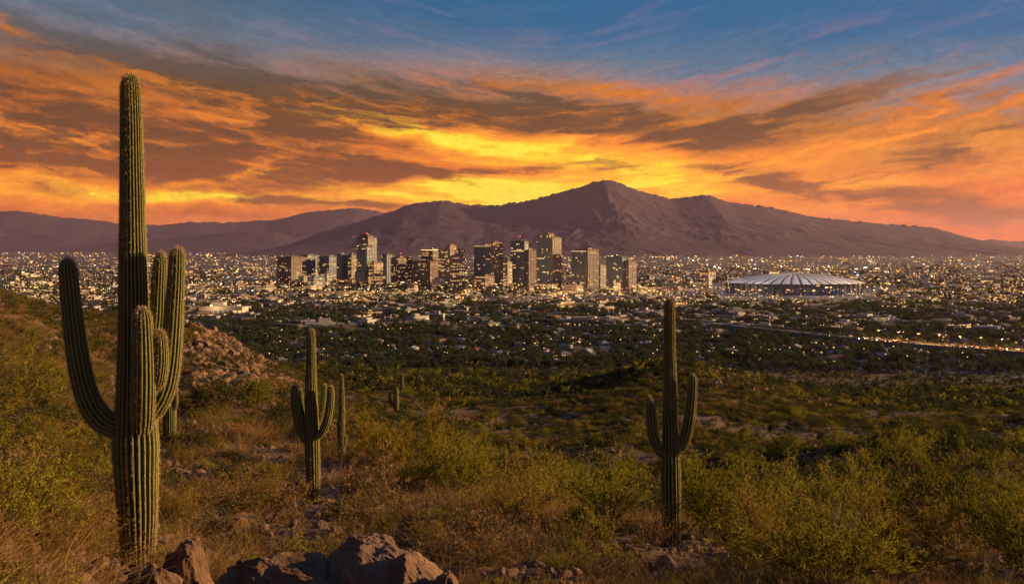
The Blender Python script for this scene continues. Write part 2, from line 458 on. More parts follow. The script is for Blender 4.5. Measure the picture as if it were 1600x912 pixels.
def haze_tint_rock_build(t, b):
    g = t.n('ShaderNodeNewGeometry'); p = g.outputs['Position']
    n1 = t.noise(p, 0.0011, 8, 0.62); n2 = t.noise(t.vm('MULTIPLY', p, (1, 1, 2.5)), 0.006, 6, 0.65)
    c = t.ramp(n1, [(0.3, (0.060, 0.040, 0.066)), (0.5, (0.066, 0.043, 0.070)), (0.7, (0.074, 0.047, 0.072))])  # purple of the distant haze is put into the rock colour
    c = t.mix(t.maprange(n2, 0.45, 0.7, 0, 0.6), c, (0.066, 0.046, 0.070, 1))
    t.put(b.inputs['Base Color'], c)
    bp = t.n('ShaderNodeBump'); bp.inputs['Strength'].default_value = 1.0; bp.inputs['Distance'].default_value = 34.0
    t.put(bp.inputs['Height'], t.m('ADD', n1, t.m('MULTIPLY', n2, 0.4))); t.put(b.inputs['Normal'], bp.outputs[0])
M_MTN = mat('haze_tinted_rock', haze_tint_rock_build, 0.95)

# ------------------------------------------------------------------ hillside mesh (all round the viewer)
def grid_faces(nr, nc, wrap=False):
    i = np.arange(nr - 1)[:, None]; j = np.arange(nc if wrap else nc - 1)[None, :]
    j2 = (j + 1) % nc
    a = i * nc + j; b_ = i * nc + j2
    return np.stack([a, b_, b_ + nc, a + nc], -1).reshape(-1, 4)
def build_hill():
    az = np.concatenate([np.linspace(-math.pi, -R(36), 70, endpoint=False), np.linspace(-R(36), R(36), 460, endpoint=False), np.linspace(R(36), math.pi, 70, endpoint=False)])
    rad = np.concatenate([[0.0], np.exp(np.linspace(math.log(2.5), math.log(960), 330))])
    A, D = np.meshgrid(az, rad)
    X, Y = np.sin(A) * D, np.cos(A) * D
    Z = ground(X.ravel(), Y.ravel()).reshape(X.shape)
    near = (D < 4.0)
    Z = np.where(near, np.minimum(Z, CZ - 1.9), Z)
    Z[-1] -= 3.0
    v = np.stack([X, Y, Z], -1).reshape(-1, 3)
    me = mesh_np('hillside', v, grid_faces(len(rad), len(az), True)[:, ::-1], smooth=True)
    link('hillside', me, [M_SOIL], kind='structure', label='brown rocky desert hillside falling away below the viewpoint')
build_hill()

# valley floor: one sheet to the horizon, with the hill standing through it
def build_valley():
    az = np.linspace(-math.pi, math.pi, 121)[:-1]
    rad = np.array([0, 300, 700, 1500, 3000, 6000, 12000, 24000, 44000.0])
    A, D = np.meshgrid(az, rad)
    v = np.stack([np.sin(A) * D, np.cos(A) * D, np.zeros_like(A)], -1).reshape(-1, 3)
    link('valley_floor', mesh_np('valley_floor', v, grid_faces(len(rad), len(az), True)[:, ::-1]), [M_VALLEY], kind='structure', label='flat city valley floor reaching to the mountains')
build_valley()

# ------------------------------------------------------------------ mountains
def build_mountain(name, label, sil, dist, front, back, spur, seed, cols=820, rows=130, rough=1.0):
    sil = np.array(sil, float)
    px = np.linspace(sil[0, 0], sil[-1, 0], cols)
    py = np.interp(px, sil[:, 0], sil[:, 1])
    # soften the polyline, then small crags
    kz = np.exp(-np.linspace(-2, 2, 9) ** 2); kz /= kz.sum()
    py = np.convolve(np.pad(py, 4, mode='edge'), kz, 'valid')
    h = (388.0 - py) / F * dist + CZ
    h0 = h.copy()
    crag = (fbm(px / 9.0, px * 0 + seed, 5, seed, .62) * 2.6 + np.abs(fbm(px / 2.6, px * 0 + seed + 7, 3, seed + 2)) * 1.5) * rough * dist / F
    h = np.maximum(h, 0)
    crag = crag * smooth(20, 300, h0)
    t = np.concatenate([np.linspace(0, 1, rows), 1 + np.linspace(0.03, 1, rows // 3)])
    T, H = np.meshgrid(t, h, indexing='ij')
    PX = np.broadcast_to(px, T.shape)
    D = np.where(T <= 1, dist - front * (1 - T), dist + back * (T - 1))
    X = (PX - 800.0) / F * dist * (0.55 + 0.45 * D / dist)
    prof = np.where(T <= 1, T ** 1.45, np.clip(2 - T, 0, 1) ** 1.2)
    warp = fbm(X / 2600.0, D / 2600.0, 3, seed + 3) * 900
    rd = ridged((X + warp) / spur, D / (spur * 1.7), 6, seed + 9) * .62 + ridged((X + warp * .6) / (spur * .27), D / (spur * .5), 5, seed + 19) * .38
    cut = np.clip(1.0 - np.abs(T - 0.5) * 2.0, 0, 1) ** 0.7
    Z = H * np.clip(prof + (rd - 0.60) * 0.17 * cut, 0.0, None)
    Z = np.minimum(Z, H * (0.15 + 0.85 * np.clip(np.where(T <= 1, T, 2 - T) + .12, 0, 1)))
    Z = Z + crag[None, :] * np.exp(-((T - 1.0) / 0.035) ** 2)
    Z = Z - 3.0 * (np.minimum(T, 2 - T) < 0.02)
    v = np.stack([X, D, Z], -1).reshape(-1, 3)
    me = mesh_np(name, v, grid_faces(len(t), cols), smooth=True)
    link(name, me, [M_MTN], kind='structure', label=label)
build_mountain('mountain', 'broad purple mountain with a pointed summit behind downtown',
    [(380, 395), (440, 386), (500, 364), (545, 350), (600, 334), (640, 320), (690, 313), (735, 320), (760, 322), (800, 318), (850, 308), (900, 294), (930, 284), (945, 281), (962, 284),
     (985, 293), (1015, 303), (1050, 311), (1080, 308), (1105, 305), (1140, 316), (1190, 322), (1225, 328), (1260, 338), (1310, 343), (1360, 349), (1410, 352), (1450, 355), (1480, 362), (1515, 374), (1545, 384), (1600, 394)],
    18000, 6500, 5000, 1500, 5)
build_mountain('mountain_range', 'hazy pink mountain range far off beyond the tall saguaro',
    [(-260, 352), (-120, 340), (-40, 334), (0, 330), (35, 330), (60, 334), (110, 341), (160, 346), (200, 351), (250, 352), (300, 347), (345, 348), (380, 347), (430, 343), (470, 334), (520, 328), (560, 325), (590, 331), (640, 340), (720, 352), (800, 372), (860, 390)],
    30000, 7000, 5000, 2200, 77, rough=0.8)
build_mountain('foothill', 'low hazy foothill in front of the pink mountain range',
    [(90, 392), (150, 382), (200, 378), (260, 373), (330, 366), (390, 362), (430, 364), (470, 372), (520, 384), (560, 392)],
    23500, 3500, 3000, 1500, 31, cols=240, rows=50, rough=0.6)
build_mountain('hill', 'small far ridge under the red end of the sky',
    [(1400, 392), (1470, 386), (1520, 378), (1550, 374), (1580, 377), (1620, 377), (1680, 370), (1760, 366), (1850, 380), (1900, 392)],
    29000, 4000, 3000, 1700, 61, cols=260, rows=50, rough=0.7)

# ------------------------------------------------------------------ haze
def build_haze():
    x0, x1, y0, y1, z0, z1 = -46000, 46000, -46000, 46000, -4.6, 1560
    v = [(x, y, z) for z in (z0, z1) for y in (y0, y1) for x in (x0, x1)]
    f = [(0, 2, 3, 1), (4, 5, 7, 6), (0, 1, 5, 4), (2, 6, 7, 3), (0, 4, 6, 2), (1, 3, 7, 5)]
    m = bpy.data.materials.new('haze'); m.use_nodes = True
    nt = m.node_tree; nt.nodes.clear()
    pv = nt.nodes.new('ShaderNodeVolumePrincipled')
    pv.inputs['Color'].default_value = HAZE_COL
    pv.inputs['Density'].default_value = HAZE_DENS
    pv.inputs['Anisotropy'].default_value = 0.3
    out = nt.nodes.new('ShaderNodeOutputMaterial')
    nt.links.new(pv.outputs[0], out.inputs['Volume'])
    try: m.cycles.homogeneous_volume = True
    except Exception: pass
    link('haze', mesh_np('haze', v, np.array(f)), [m], kind='stuff', label='thin purple evening haze over the valley')
HAZE_COL = (0.84, 0.60, 0.84, 1.0)
HAZE_DENS = 0.92e-5
build_haze()
# ------------------------------------------------------------------ saguaros
def saguaro_build(t, b):
    at = t.n('ShaderNodeAttribute', attribute_name='crest')
    hi = t.n('ShaderNodeAttribute', attribute_name='along')
    g = t.n('ShaderNodeNewGeometry'); p = g.outputs['Position']
    n1 = t.noise(p, 2.2, 5, 0.6); n2 = t.noise(t.vm('MULTIPLY', p, (1, 1, 0.25)), 26.0, 4, 0.6)
    c = t.ramp(n1, [(0.3, (0.050, 0.078, 0.026)), (0.55, (0.080, 0.112, 0.034)), (0.75, (0.125, 0.14, 0.05))])
    c = t.mix(t.maprange(n2, 0.45, 0.75, 0, 0.45), c, (0.12, 0.10, 0.05, 1))
    n4 = t.noise(p, 5.5, 3, 0.5)
    c = t.mix(t.maprange(n4, 0.66, 0.72, 0.0, 0.75), c, (0.085, 0.055, 0.032, 1))
    # corky old base
    cork = t.m('MULTIPLY', t.maprange(hi.outputs['Fac'], 0.22, 0.03), t.maprange(n1, 0.3, 0.6, 0.3, 1.0))
    c = t.mix(cork, c, (0.10, 0.062, 0.035, 1))
    # pale areoles along the crest of each rib
    cr = t.maprange(at.outputs['Fac'], 0.80, 0.97, 0.0, 0.75, 'SMOOTHSTEP')
    c = t.mix(t.m('MULTIPLY', cr, t.maprange(n2, 0.3, 0.6, 0.55, 1.0)), c, (0.36, 0.28, 0.11, 1))
    t.put(b.inputs['Base Color'], c)
    bp = t.n('ShaderNodeBump'); bp.inputs['Strength'].default_value = 0.35; bp.inputs['Distance'].default_value = 0.02
    t.put(bp.inputs['Height'], n2); t.put(b.inputs['Normal'], bp.outputs[0])
M_SAG = mat('saguaro_skin', saguaro_build, 0.7)
def spine_build(t, b):
    b.inputs['Base Color'].default_value = (0.50, 0.36, 0.17, 1)
M_SPINE = mat('saguaro_spines', spine_build, 0.6)

def catmull(pts, n):
    """smooth curve through rows of numbers"""
    P = np.array(pts, float)
    P = np.vstack([2 * P[0] - P[1], P, 2 * P[-1] - P[-2]])
    segs = len(P) - 3
    u = np.linspace(0, segs, n); i = np.minimum(u.astype(int), segs - 1); f = (u - i)[:, None]
    a, b_, c, d = P[i], P[i + 1], P[i + 2], P[i + 3]
    return 0.5 * ((2 * b_) + (c - a) * f + (2 * a - 5 * b_ + 4 * c - d) * f ** 2 + (3 * b_ - a - 3 * c + d) * f ** 3)

def ribbed(pts, radii, ribs, depth, sub=6, seg=0.06, dome=True, waver=0.045, seed=0, base0=0.0, height=8.0):
    """ribbed column along pts; returns verts, faces, crest, along, spine seeds (position, normal, up)"""
    rows = np.column_stack([np.array([tuple(p) for p in pts]), radii])
    L = np.linalg.norm(np.diff(rows[:, :3], axis=0), axis=1).sum()
    n = max(8, int(L / seg))
    C = catmull(rows, n)
    P, Rr = C[:, :3], np.maximum(C[:, 3], 0.004)
    if dome:                      # round the growing tip over its last radius
        s = np.concatenate([[0], np.cumsum(np.linalg.norm(np.diff(P, axis=0), axis=1))])
        rt = Rr[-1]
        keep = s < s[-1] - rt * 1.05
        P, Rr = P[keep], Rr[keep]
        tip = C[-1, :3]; d = (tip - P[-1]); dl = np.linalg.norm(d)
        ph = np.linspace(0.12, math.pi / 2 - 0.02, 9)
        P = np.vstack([P, P[-1] + d * np.sin(ph)[:, None]])
        Rr = np.concatenate([Rr, rt * np.cos(ph) ** 0.85])
    T = np.gradient(P, axis=0); T /= np.linalg.norm(T, axis=1)[:, None]
    U = np.zeros_like(P); ref = np.array([0.0, -1.0, 0.0])
    u = ref - T[0] * ref.dot(T[0]); u /= np.linalg.norm(u)
    for i in range(len(P)):
        u = u - T[i] * u.dot(T[i]); u /= np.linalg.norm(u); U[i] = u
    V = np.cross(T, U)
    m = ribs * sub
    th = np.arange(m) / m * 2 * math.pi
    ph = th * ribs
    w = np.abs(np.cos(ph / 2))                # 1 on the crest, 0 in the groove
    prof = 1.0 - depth * (1 - w) ** 1.1
    r_ = np.random.default_rng(seed)
    rv = 1 + waver * fbm(np.arange(len(P)) * seg * 1.3, np.full(len(P), seed * 3.1), 3, seed)[:, None]
    a = Rr[:, None] * prof[None, :] * rv
    v = P[:, None, :] + a[..., None] * (np.cos(th)[None, :, None] * U[:, None, :] + np.sin(th)[None, :, None] * V[:, None, :])
    crest = np.broadcast_to(w, a.shape)
    along = np.clip((P[:, 2] - base0) / height, 0, 1)[:, None] * np.ones(m)
    f = grid_faces(len(P), m, True)
    vv = np.vstack([v.reshape(-1, 3), P[-1][None] + T[-1][None] * Rr[-1] * 0.3, P[0][None]])
    k = len(P) * m
    cap = np.array([[(len(P) - 1) * m + j, (len(P) - 1) * m + (j + 1) % m, k] for j in range(m)])
    cap0 = np.array([[(j + 1) % m, j, k + 1] for j in range(m)])
    cr = np.concatenate([crest.ravel(), [1, 0]]); al = np.concatenate([along.ravel(), [1, 0]])
    ci = np.arange(ribs) * sub
    sp = (v[:, ci, :].reshape(-1, 3), (v[:, ci, :] - P[:, None, :]).reshape(-1, 3), np.repeat(T, ribs, 0))
    return vv, [f, cap, cap0], cr, al, sp

def spines_mesh(seeds, length, per, width, seed):
    r_ = np.random.default_rng(seed)
    P, N, T = seeds
    N = N / np.maximum(np.linalg.norm(N, axis=1), 1e-6)[:, None]
    P = np.repeat(P, per, 0); N = np.repeat(N, per, 0); T = np.repeat(T, per, 0)
    P = P + T * r_.uniform(-.045, .045, (len(P), 1))
    S = np.cross(N, T)
    d = N * r_.uniform(.5, 1.0, (len(P), 1)) + T * r_.uniform(-.7, .7, (len(P), 1)) + S * r_.uniform(-.8, .8, (len(P), 1))
    d /= np.linalg.norm(d, axis=1)[:, None]
    q = np.cross(d, r_.normal(size=d.shape)); q /= np.linalg.norm(q, axis=1)[:, None]
    l = length * r_.uniform(.5, 1.1, (len(P), 1))
    a = P - N * 0.005
    v = np.stack([a + q * width, a - q * width, a + d * l], 1).reshape(-1, 3)
    return v, np.arange(len(v)).reshape(-1, 3)

def saguaro(label, base_px, dist, trunk, arms, ribs=22, group=None, spine=0.055, per=3, seg=0.06, seed=1):
    """trunk: rows (px, py, width px); arms: list of (name, rows (px, py, width px, metres nearer))"""
    s = dist / F
    bx, by = base_px
    root = link('saguaro_cactus', None, label=label, category='cactus')
    if group: root['group'] = group
    loc = pt(bx, by, dist)
    gzb = gz(loc.x, loc.y)
    loc.z = min(loc.z, gzb)
    root.location = loc
    height = (by - trunk[-1][1]) * s
    sharp = []
    def part(name, rows, nrib, dep, off=0.0):
        pts = [pt(r_[0], r_[1], dist - (r_[3] if len(r_) > 3 else 0.0)) - loc for r_ in rows]
        rad = [r_[2] * s / 2 for r_ in rows]
        v, f, cr, al, sp = ribbed(pts, rad, nrib, dep, seg=seg, seed=seed + len(sharp), height=height)
        me = mesh_np(name, v, f, smooth=True)
        set_attr(me, 'crest', cr); set_attr(me, 'along', al)
        o = link(name, me, [M_SAG], root)
        sv, sf = spines_mesh(sp, spine, per, 0.0019 * max(1.0, dist / 11), seed + 50 + len(sharp))
        link('spines', mesh_np('spines', sv, sf), [M_SPINE], o, kind='stuff')
        sharp.append(o)
    deep = 0.20
    part('trunk', [(trunk[0][0], trunk[0][1] + 60, trunk[0][2])] + list(trunk), ribs, deep)
    for nm, rows in arms:
        rows = [(q[0], q[1], q[2] * .89) + tuple(q[3:]) for q in rows]
        part(nm, rows, max(10, int(ribs * 0.72)), deep)
    return root

saguaro('tall many-armed saguaro rising high above the city beside the foreground boulders', (215, 890), 14.4,
    [(217, 890, 47), (216, 850, 52), (215, 800, 59), (213, 740, 66), (212, 690, 68), (211, 640, 60), (210, 580, 52), (209, 500, 46), (208, 420, 42), (207, 340, 39), (206, 260, 36), (205, 180, 33), (204, 140, 30), (204, 118, 27)],
    [('arm', [(200, 676, 30, .05), (182, 668, 38, .12), (160, 656, 41, .16), (141, 630, 40, .18), (128, 590, 38, .18), (119, 540, 36, .18), (112, 480, 34, .18), (107, 430, 31, .18), (105, 404, 28, .18)]),
     ('arm', [(222, 668, 32, .18), (223, 648, 38, .34), (224, 610, 40, .46), (224, 560, 38, .48), (223, 510, 34, .48), (222, 482, 30, .48)]),
     ('arm', [(228, 650, 34, -.05), (244, 632, 40, -.02), (258, 602, 40, .0), (266, 560, 37, .02), (271, 500, 34, .02), (275, 440, 30, .02), (277, 388, 26, .02)]),
     ('arm', [(224, 560, 26, -.25), (238, 545, 30, -.40), (245, 510, 31, -.45), (248, 460, 28, -.45), (251, 394, 23, -.45)]),
     ('arm', [(238, 606, 20, .22), (247, 594, 25, .34), (251, 560, 27, .36), (250, 517, 23, .36)])], ribs=24, per=6, seed=3)
saguaro('mid-slope saguaro with two short raised arms on the brown brush slope', (490, 782), 28.8,
    [(490, 782, 19), (489, 740, 22), (488, 700, 23), (487, 650, 21), (486, 600, 18), (486, 550, 15), (486, 514, 12)],
    [('arm', [(482, 692, 11, .05), (474, 682, 14, .08), (466, 660, 16, .1), (461, 632, 15, .1), (459, 602, 13, .1)]),
     ('arm', [(493, 684, 11, .1), (504, 674, 14, .12), (512, 652, 15, .12), (516, 628, 14, .12), (517, 603, 11, .12)]),
     ('arm', [(492, 670, 8, -.2), (500, 655, 9, -.3), (505, 630, 9, -.32), (507, 600, 8, -.32)]),
     ('arm', [(482, 670, 7, -.2), (475, 655, 8, -.3), (471, 630, 8, -.32), (470, 608, 7, -.32)])], ribs=16, per=3, seed=13)
saguaro('saguaro with two curved arms in front of the rounded knoll', (1049, 852), 21.7,
    [(1049, 852, 27), (1049, 800, 30), (1048, 750, 31), (1048, 700, 27), (1047, 650, 23), (1047, 600, 21), (1046, 540, 19), (1046, 500, 18), (1046, 467, 15)],
    [('arm', [(1040, 712, 15, .05), (1031, 704, 18, .1), (1022, 685, 20, .12), (1018, 660, 19, .12), (1016, 627, 17, .12)]),
     ('arm', [(1056, 704, 16, .05), (1067, 694, 19, .1), (1075, 668, 20, .12), (1080, 630, 19, .12), (1083, 585, 16, .12)]),
     ('arm', [(1040, 700, 10, -.25), (1026, 685, 12, -.4), (1018, 655, 13, -.45), (1015, 619, 11, -.45)]),
     ('arm_bud', [(1056, 712, 9, .1), (1059, 704, 13, .15), (1058, 686, 11, .15)])], ribs=16, per=4, seed=23)
saguaro('thin armless saguaro with a tapering tip standing just behind the two-armed one', (533, 722), 41.0,
    [(533, 722, 12), (534, 695, 11), (533, 670, 12), (534, 640, 10), (534, 615, 8), (534, 585, 4)], [('arm_bud', [(536, 700, 5, .0), (540, 692, 5, .0), (540, 680, 4, .0)])], ribs=16, per=2, seed=33)
saguaro('partly hidden saguaro close behind the tallest one, only its lower trunk showing', (265, 690), 45.0,
    [(265, 692, 18), (265, 660, 20), (265, 620, 19), (264, 590, 17), (264, 556, 13)], [('arm_bud', [(271, 640, 6, .1), (275, 632, 7, .1), (276, 605, 5, .1)])], ribs=18, per=2, seed=43)
def far_saguaro(px, py, top, w, label, arms=()):
    x, y, z = at_ray(px, py)
    saguaro(label, (px, py + 3), y, [(px, py + 3, w), (px, (py + top) / 2, w * 1.1), (px, top + 4, w * .9), (px, top, w * .6)],
            [('arm', [(px + a * w * .3, py - (py - top) * .35, w * .5), (px + a * w * 1.1, py - (py - top) * .42, w * .65), (px + a * w * 1.3, tp, w * .5)]) for a, tp in arms], ribs=12, per=1, seg=0.15, spine=.08, seed=int(px))
far_saguaro(619, 645, 605, 8, 'small dark far saguaro low in the green basin', [(-1, 612)])
far_saguaro(628, 612, 584, 5, 'tiny distant saguaro at the foot of the hill by the first houses')
# ------------------------------------------------------------------ boulders
def rock_build(t, b):
    g = t.n('ShaderNodeNewGeometry'); p = g.outputs['Position']
    oi = t.n('ShaderNodeObjectInfo')
    n1 = t.noise(p, 1.6, 6, 0.6); n2 = t.noise(p, 14.0, 6, 0.7); n3 = t.noise(p, 60.0, 3, 0.6)
    c = t.ramp(n1, [(0.3, (0.10, 0.054, 0.032)), (0.5, (0.20, 0.11, 0.064)), (0.7, (0.31, 0.185, 0.115))])
    c = t.mix(t.maprange(n2, 0.5, 0.72, 0, 0.7), c, (0.055, 0.04, 0.035, 1))
    c = t.mix(t.maprange(oi.outputs['Random'], 0, 1, 0, 0.35), c, (0.30, 0.20, 0.15, 1))
    t.put(b.inputs['Base Color'], c)
    bp = t.n('ShaderNodeBump'); bp.inputs['Strength'].default_value = 1.0; bp.inputs['Distance'].default_value = 0.06
    t.put(bp.inputs['Height'], t.m('ADD', n2, t.m('MULTIPLY', n3, 0.35))); t.put(b.inputs['Normal'], bp.outputs[0])
M_ROCK = mat('boulder_rock', rock_build, 0.92)

def ico(sub):
    bm = bmesh.new(); bmesh.ops.create_icosphere(bm, subdivisions=sub, radius=1.0)
    bm.verts.ensure_lookup_table()
    v = np.array([x.co[:] for x in bm.verts]); f = np.array([[y.index for y in x.verts] for x in bm.faces]); bm.free()
    return v, f
def rock_mesh(name, sub, seed, planes=11, rough=0.17, smooth_=False):
    r_ = np.random.default_rng(seed)
    v, f = ico(sub)
    N = r_.normal(size=(planes, 3)); N /= np.linalg.norm(N, axis=1)[:, None]
    cutd = r_.uniform(0.55, 0.95, planes)
    d = v @ N.T
    lim = np.where(d > 0.05, cutd / np.maximum(d, 0.05), 9).min(1)
    rad = np.minimum(lim, 1.0)
    k = fbm(v[:, 0] * 2.3 + v[:, 2] * 1.7 + seed, v[:, 1] * 2.3 - v[:, 2] * 1.1, 5, seed)
    k2 = ridged(v[:, 0] * 3.1 + v[:, 2] * 2.2 + seed, v[:, 1] * 3.3 + v[:, 2] * 1.9, 4, seed + 4)
    v = v * (rad * (1 + rough * k) - rough * 0.7 * (1 - k2))[:, None]
    return mesh_np(name, v, f, smooth=smooth_)
def boulder(px, top, w, dist, seed, label, depth=1.0, hh=None, sub=5):
    s = dist / F
    x = (px - 800) * s; zt = CZ - (top - 388) * s
    zg = gz(x, dist)
    me = rock_mesh('boulder', 6 if w > 100 else 5, seed, 10, .14)
    nv = len(me.vertices); co = np.empty(nv * 3, np.float32); me.vertices.foreach_get('co', co); co = co.reshape(-1, 3)
    fine = fbm(co[:, 0] * 9 + co[:, 2] * 7 + seed, co[:, 1] * 9 - co[:, 2] * 5, 4, seed + 2) * .035 - .05 * smooth(.80, .97, ridged(co[:, 0] * 2.4 + co[:, 2] * 1.3 + seed, co[:, 1] * 2.4 + co[:, 2], 3, seed + 8))
    co *= (1 + fine)[:, None]; me.vertices.foreach_set('co', co.ravel()); me.update()
    o = link('boulder', me, [M_ROCK], label=label, category='boulder', group='foreground boulders')
    hz = max(zt - zg, 0.25) if hh is None else hh
    o.location = (x, dist, zt - hz * 0.9)
    o.scale = (w * s / 2 * 1.12, w * s / 2 * depth, hz * 1.1)
    o.rotation_euler = (0, 0, R(seed * 37 % 90 - 45))
    return o
boulder(290, 862, 100, 13.0, 21, 'rounded brown boulder just right of the tallest saguaro trunk')
boulder(428, 868, 215, 12.2, 8, 'wide low boulder with its top sunlit, second from the tallest saguaro', hh=.5)
boulder(580, 853, 190, 12.6, 5, 'largest boulder with a dark shaded face along the bottom edge', hh=.55)
boulder(648, 872, 95, 12.0, 14, 'smaller orange-lit boulder leaning against the largest boulder', hh=.5)
boulder(250, 884, 70, 12.6, 17, 'low boulder at the foot of the tallest saguaro', hh=.35)
boulder(700, 902, 60, 11.8, 27, 'low boulder lying apart from the others past the dry brush', hh=.35)

# ------------------------------------------------------------------ plants
def leaf_mat(name, cols, trans=0.35):
    m = bpy.data.materials.new(name); m.use_nodes = True
    t = NT(m.node_tree); t.t.nodes.clear()
    oi = t.n('ShaderNodeObjectInfo'); at = t.n('ShaderNodeAttribute', attribute_name='tone')
    r1 = t.m('ADD', t.m('MULTIPLY', oi.outputs['Random'], 0.55), t.m('MULTIPLY', at.outputs['Fac'], 0.45))
    c = t.ramp(r1, [(i / (len(cols) - 1), k) for i, k in enumerate(cols)])
    d = t.n('ShaderNodeBsdfDiffuse'); tr = t.n('ShaderNodeBsdfTranslucent')
    t.put(d.inputs[0], c); t.put(tr.inputs[0], c)
    mx = t.n('ShaderNodeMixShader'); mx.inputs[0].default_value = trans
    t.put(mx.inputs[1], d.outputs[0]); t.put(mx.inputs[2], tr.outputs[0])
    o = t.n('ShaderNodeOutputMaterial'); t.put(o.inputs[0], mx.outputs[0])
    return m
M_OLIVE = leaf_mat('olive_leaves', [(0.10, 0.10, 0.016), (0.22, 0.195, 0.026), (0.36, 0.30, 0.045)])
M_TREE = leaf_mat('dark_tree_leaves', [(0.030, 0.044, 0.026), (0.052, 0.068, 0.034), (0.095, 0.10, 0.040)], 0.25)
M_SAGE = leaf_mat('sage_leaves', [(0.040, 0.050, 0.026), (0.065, 0.070, 0.034), (0.10, 0.095, 0.045)], 0.25)
M_AMBER = leaf_mat('amber_leaves', [(0.15, 0.10, 0.022), (0.26, 0.175, 0.035), (0.38, 0.26, 0.06)])
M_GREEN = leaf_mat('green_leaves', [(0.034, 0.048, 0.016), (0.064, 0.074, 0.022), (0.12, 0.115, 0.030)])
M_GOLD = leaf_mat('golden_leaves', [(0.19, 0.15, 0.02), (0.27, 0.20, 0.025), (0.33, 0.24, 0.04)])
M_DRY = leaf_mat('dry_twigs', [(0.12, 0.068, 0.030), (0.24, 0.14, 0.058), (0.38, 0.25, 0.12)], 0.2)
M_STRAW = leaf_mat('straw', [(0.18, 0.105, 0.035), (0.31, 0.195, 0.075), (0.45, 0.31, 0.14)], 0.3)
M_TWIG = flat_mat('twig_bark', (0.075, 0.05, 0.032), 0.9)

def strips(paths, widths, r_):
    """three-sided tapering twigs along polylines (k, n, 3)"""
    k, n, _ = paths.shape
    T = np.gradient(paths, axis=1); T /= np.maximum(np.linalg.norm(T, axis=2), 1e-6)[..., None]
    a = np.cross(T, np.array([0.31, 0.77, 0.55])); a /= np.maximum(np.linalg.norm(a, axis=2), 1e-6)[..., None]
    b_ = np.cross(T, a)
    w = widths[:, None] * np.linspace(1, 0.3, n)[None]
    ring = np.stack([paths + w[..., None] * (math.cos(q) * a + math.sin(q) * b_) for q in (0, 2.1, 4.2)], 2)   # k,n,3,3
    v = ring.reshape(-1, 3)
    base = (np.arange(k)[:, None] * n + np.arange(n - 1)[None]) * 3
    f = []
    for q in range(3):
        q2 = (q + 1) % 3
        f.append(np.stack([base + q, base + q2, base + 3 + q2, base + 3 + q], -1).reshape(-1, 4))
    return v, np.concatenate(f)
def leaves(P, Dv, length, width, r_):
    """diamond leaves at P along Dv"""
    n = len(P)
    Dv = Dv / np.maximum(np.linalg.norm(Dv, axis=1), 1e-6)[:, None]
    s = np.cross(Dv, r_.normal(size=(n, 3))); s /= np.maximum(np.linalg.norm(s, axis=1), 1e-6)[:, None]
    l = length * r_.uniform(.6, 1.3, (n, 1)); w = width * r_.uniform(.6, 1.3, (n, 1))
    v = np.stack([P, P + Dv * l * .5 + s * w, P + Dv * l, P + Dv * l * .5 - s * w], 1).reshape(-1, 3)
    return v, np.arange(n * 4).reshape(-1, 4)

def bush_parts(seed, stems=11, subs=9, twigs=5, per=5, leaf=.10, leafw=.014, spread=.75, round_=0.0, gap=0.0):
    """airy shrub of height about 1: (branch mesh data, leaf mesh data)"""
    r_ = np.random.default_rng(seed)
    n = 6; u = np.linspace(0, 1, n)
    A = r_.uniform(0, 2 * math.pi, stems); tilt = np.sqrt(r_.uniform(.03, 1, stems)) * spread
    L = r_.uniform(.72, 1.02, stems) * (1 - 0.18 * tilt)
    d0 = np.stack([np.cos(A) * np.sin(tilt), np.sin(A) * np.sin(tilt), np.cos(tilt)], 1)
    bend = r_.normal(0, .16, (stems, 3)); bend[:, 2] += .10
    S = d0[:, None, :] * u[None, :, None] * L[:, None, None] + bend[:, None, :] * (u ** 2)[None, :, None] * L[:, None, None]
    def children(par, cnt, lo, l0, l1, ang):
        k = len(par) * cnt
        i = np.repeat(np.arange(len(par)), cnt); f = r_.uniform(lo, 1.0, k) * (n - 1.001)
        a = f.astype(int); fr = (f - a)[:, None]
        P = par[i, a] * (1 - fr) + par[i, a + 1] * fr
        T = par[i, a + 1] - par[i, a]; T /= np.maximum(np.linalg.norm(T, axis=1), 1e-6)[:, None]
        dv = T + r_.normal(0, ang, (k, 3)); dv[:, 2] += .28
        dv /= np.linalg.norm(dv, axis=1)[:, None]
        l = r_.uniform(l0, l1, k)
        bd = r_.normal(0, .25, (k, 3))
        return P[:, None, :] + dv[:, None, :] * u[None, :, None] * l[:, None, None] + bd[:, None, :] * (u ** 2)[None, :, None] * l[:, None, None]
    B = children(S, subs, .25, .22, .48, .55)
    Tw = children(B, twigs, .15, .10, .22, .6)
    v1, f1 = strips(S, r_.uniform(.008, .014, stems), r_)
    v2, f2 = strips(B[:, ::2], r_.uniform(.004, .006, len(B)), r_)
    V = [v1, v2]; Fc = [f1, f2 + len(v1)]
    # leaves along the twigs
    keep = r_.uniform(size=len(Tw)) > gap
    Tw = Tw[keep]
    k = len(Tw) * per
    i = np.repeat(np.arange(len(Tw)), per); f = r_.uniform(.1, 1, k) * (n - 1.001); a = f.astype(int); fr = (f - a)[:, None]
    P = Tw[i, a] * (1 - fr) + Tw[i, a + 1] * fr
    T = Tw[i, a + 1] - Tw[i, a]; T /= np.maximum(np.linalg.norm(T, axis=1), 1e-6)[:, None]
    dv = T + r_.normal(0, .55, (k, 3)); dv[:, 2] += .15
    lv, lf = leaves(P, dv, leaf, leafw, r_)
    tone = np.repeat(np.clip(r_.normal(.5, .22, len(Tw)), 0, 1), per)
    return (np.concatenate(V), np.concatenate(Fc)), (lv, lf, np.repeat(tone, 4))

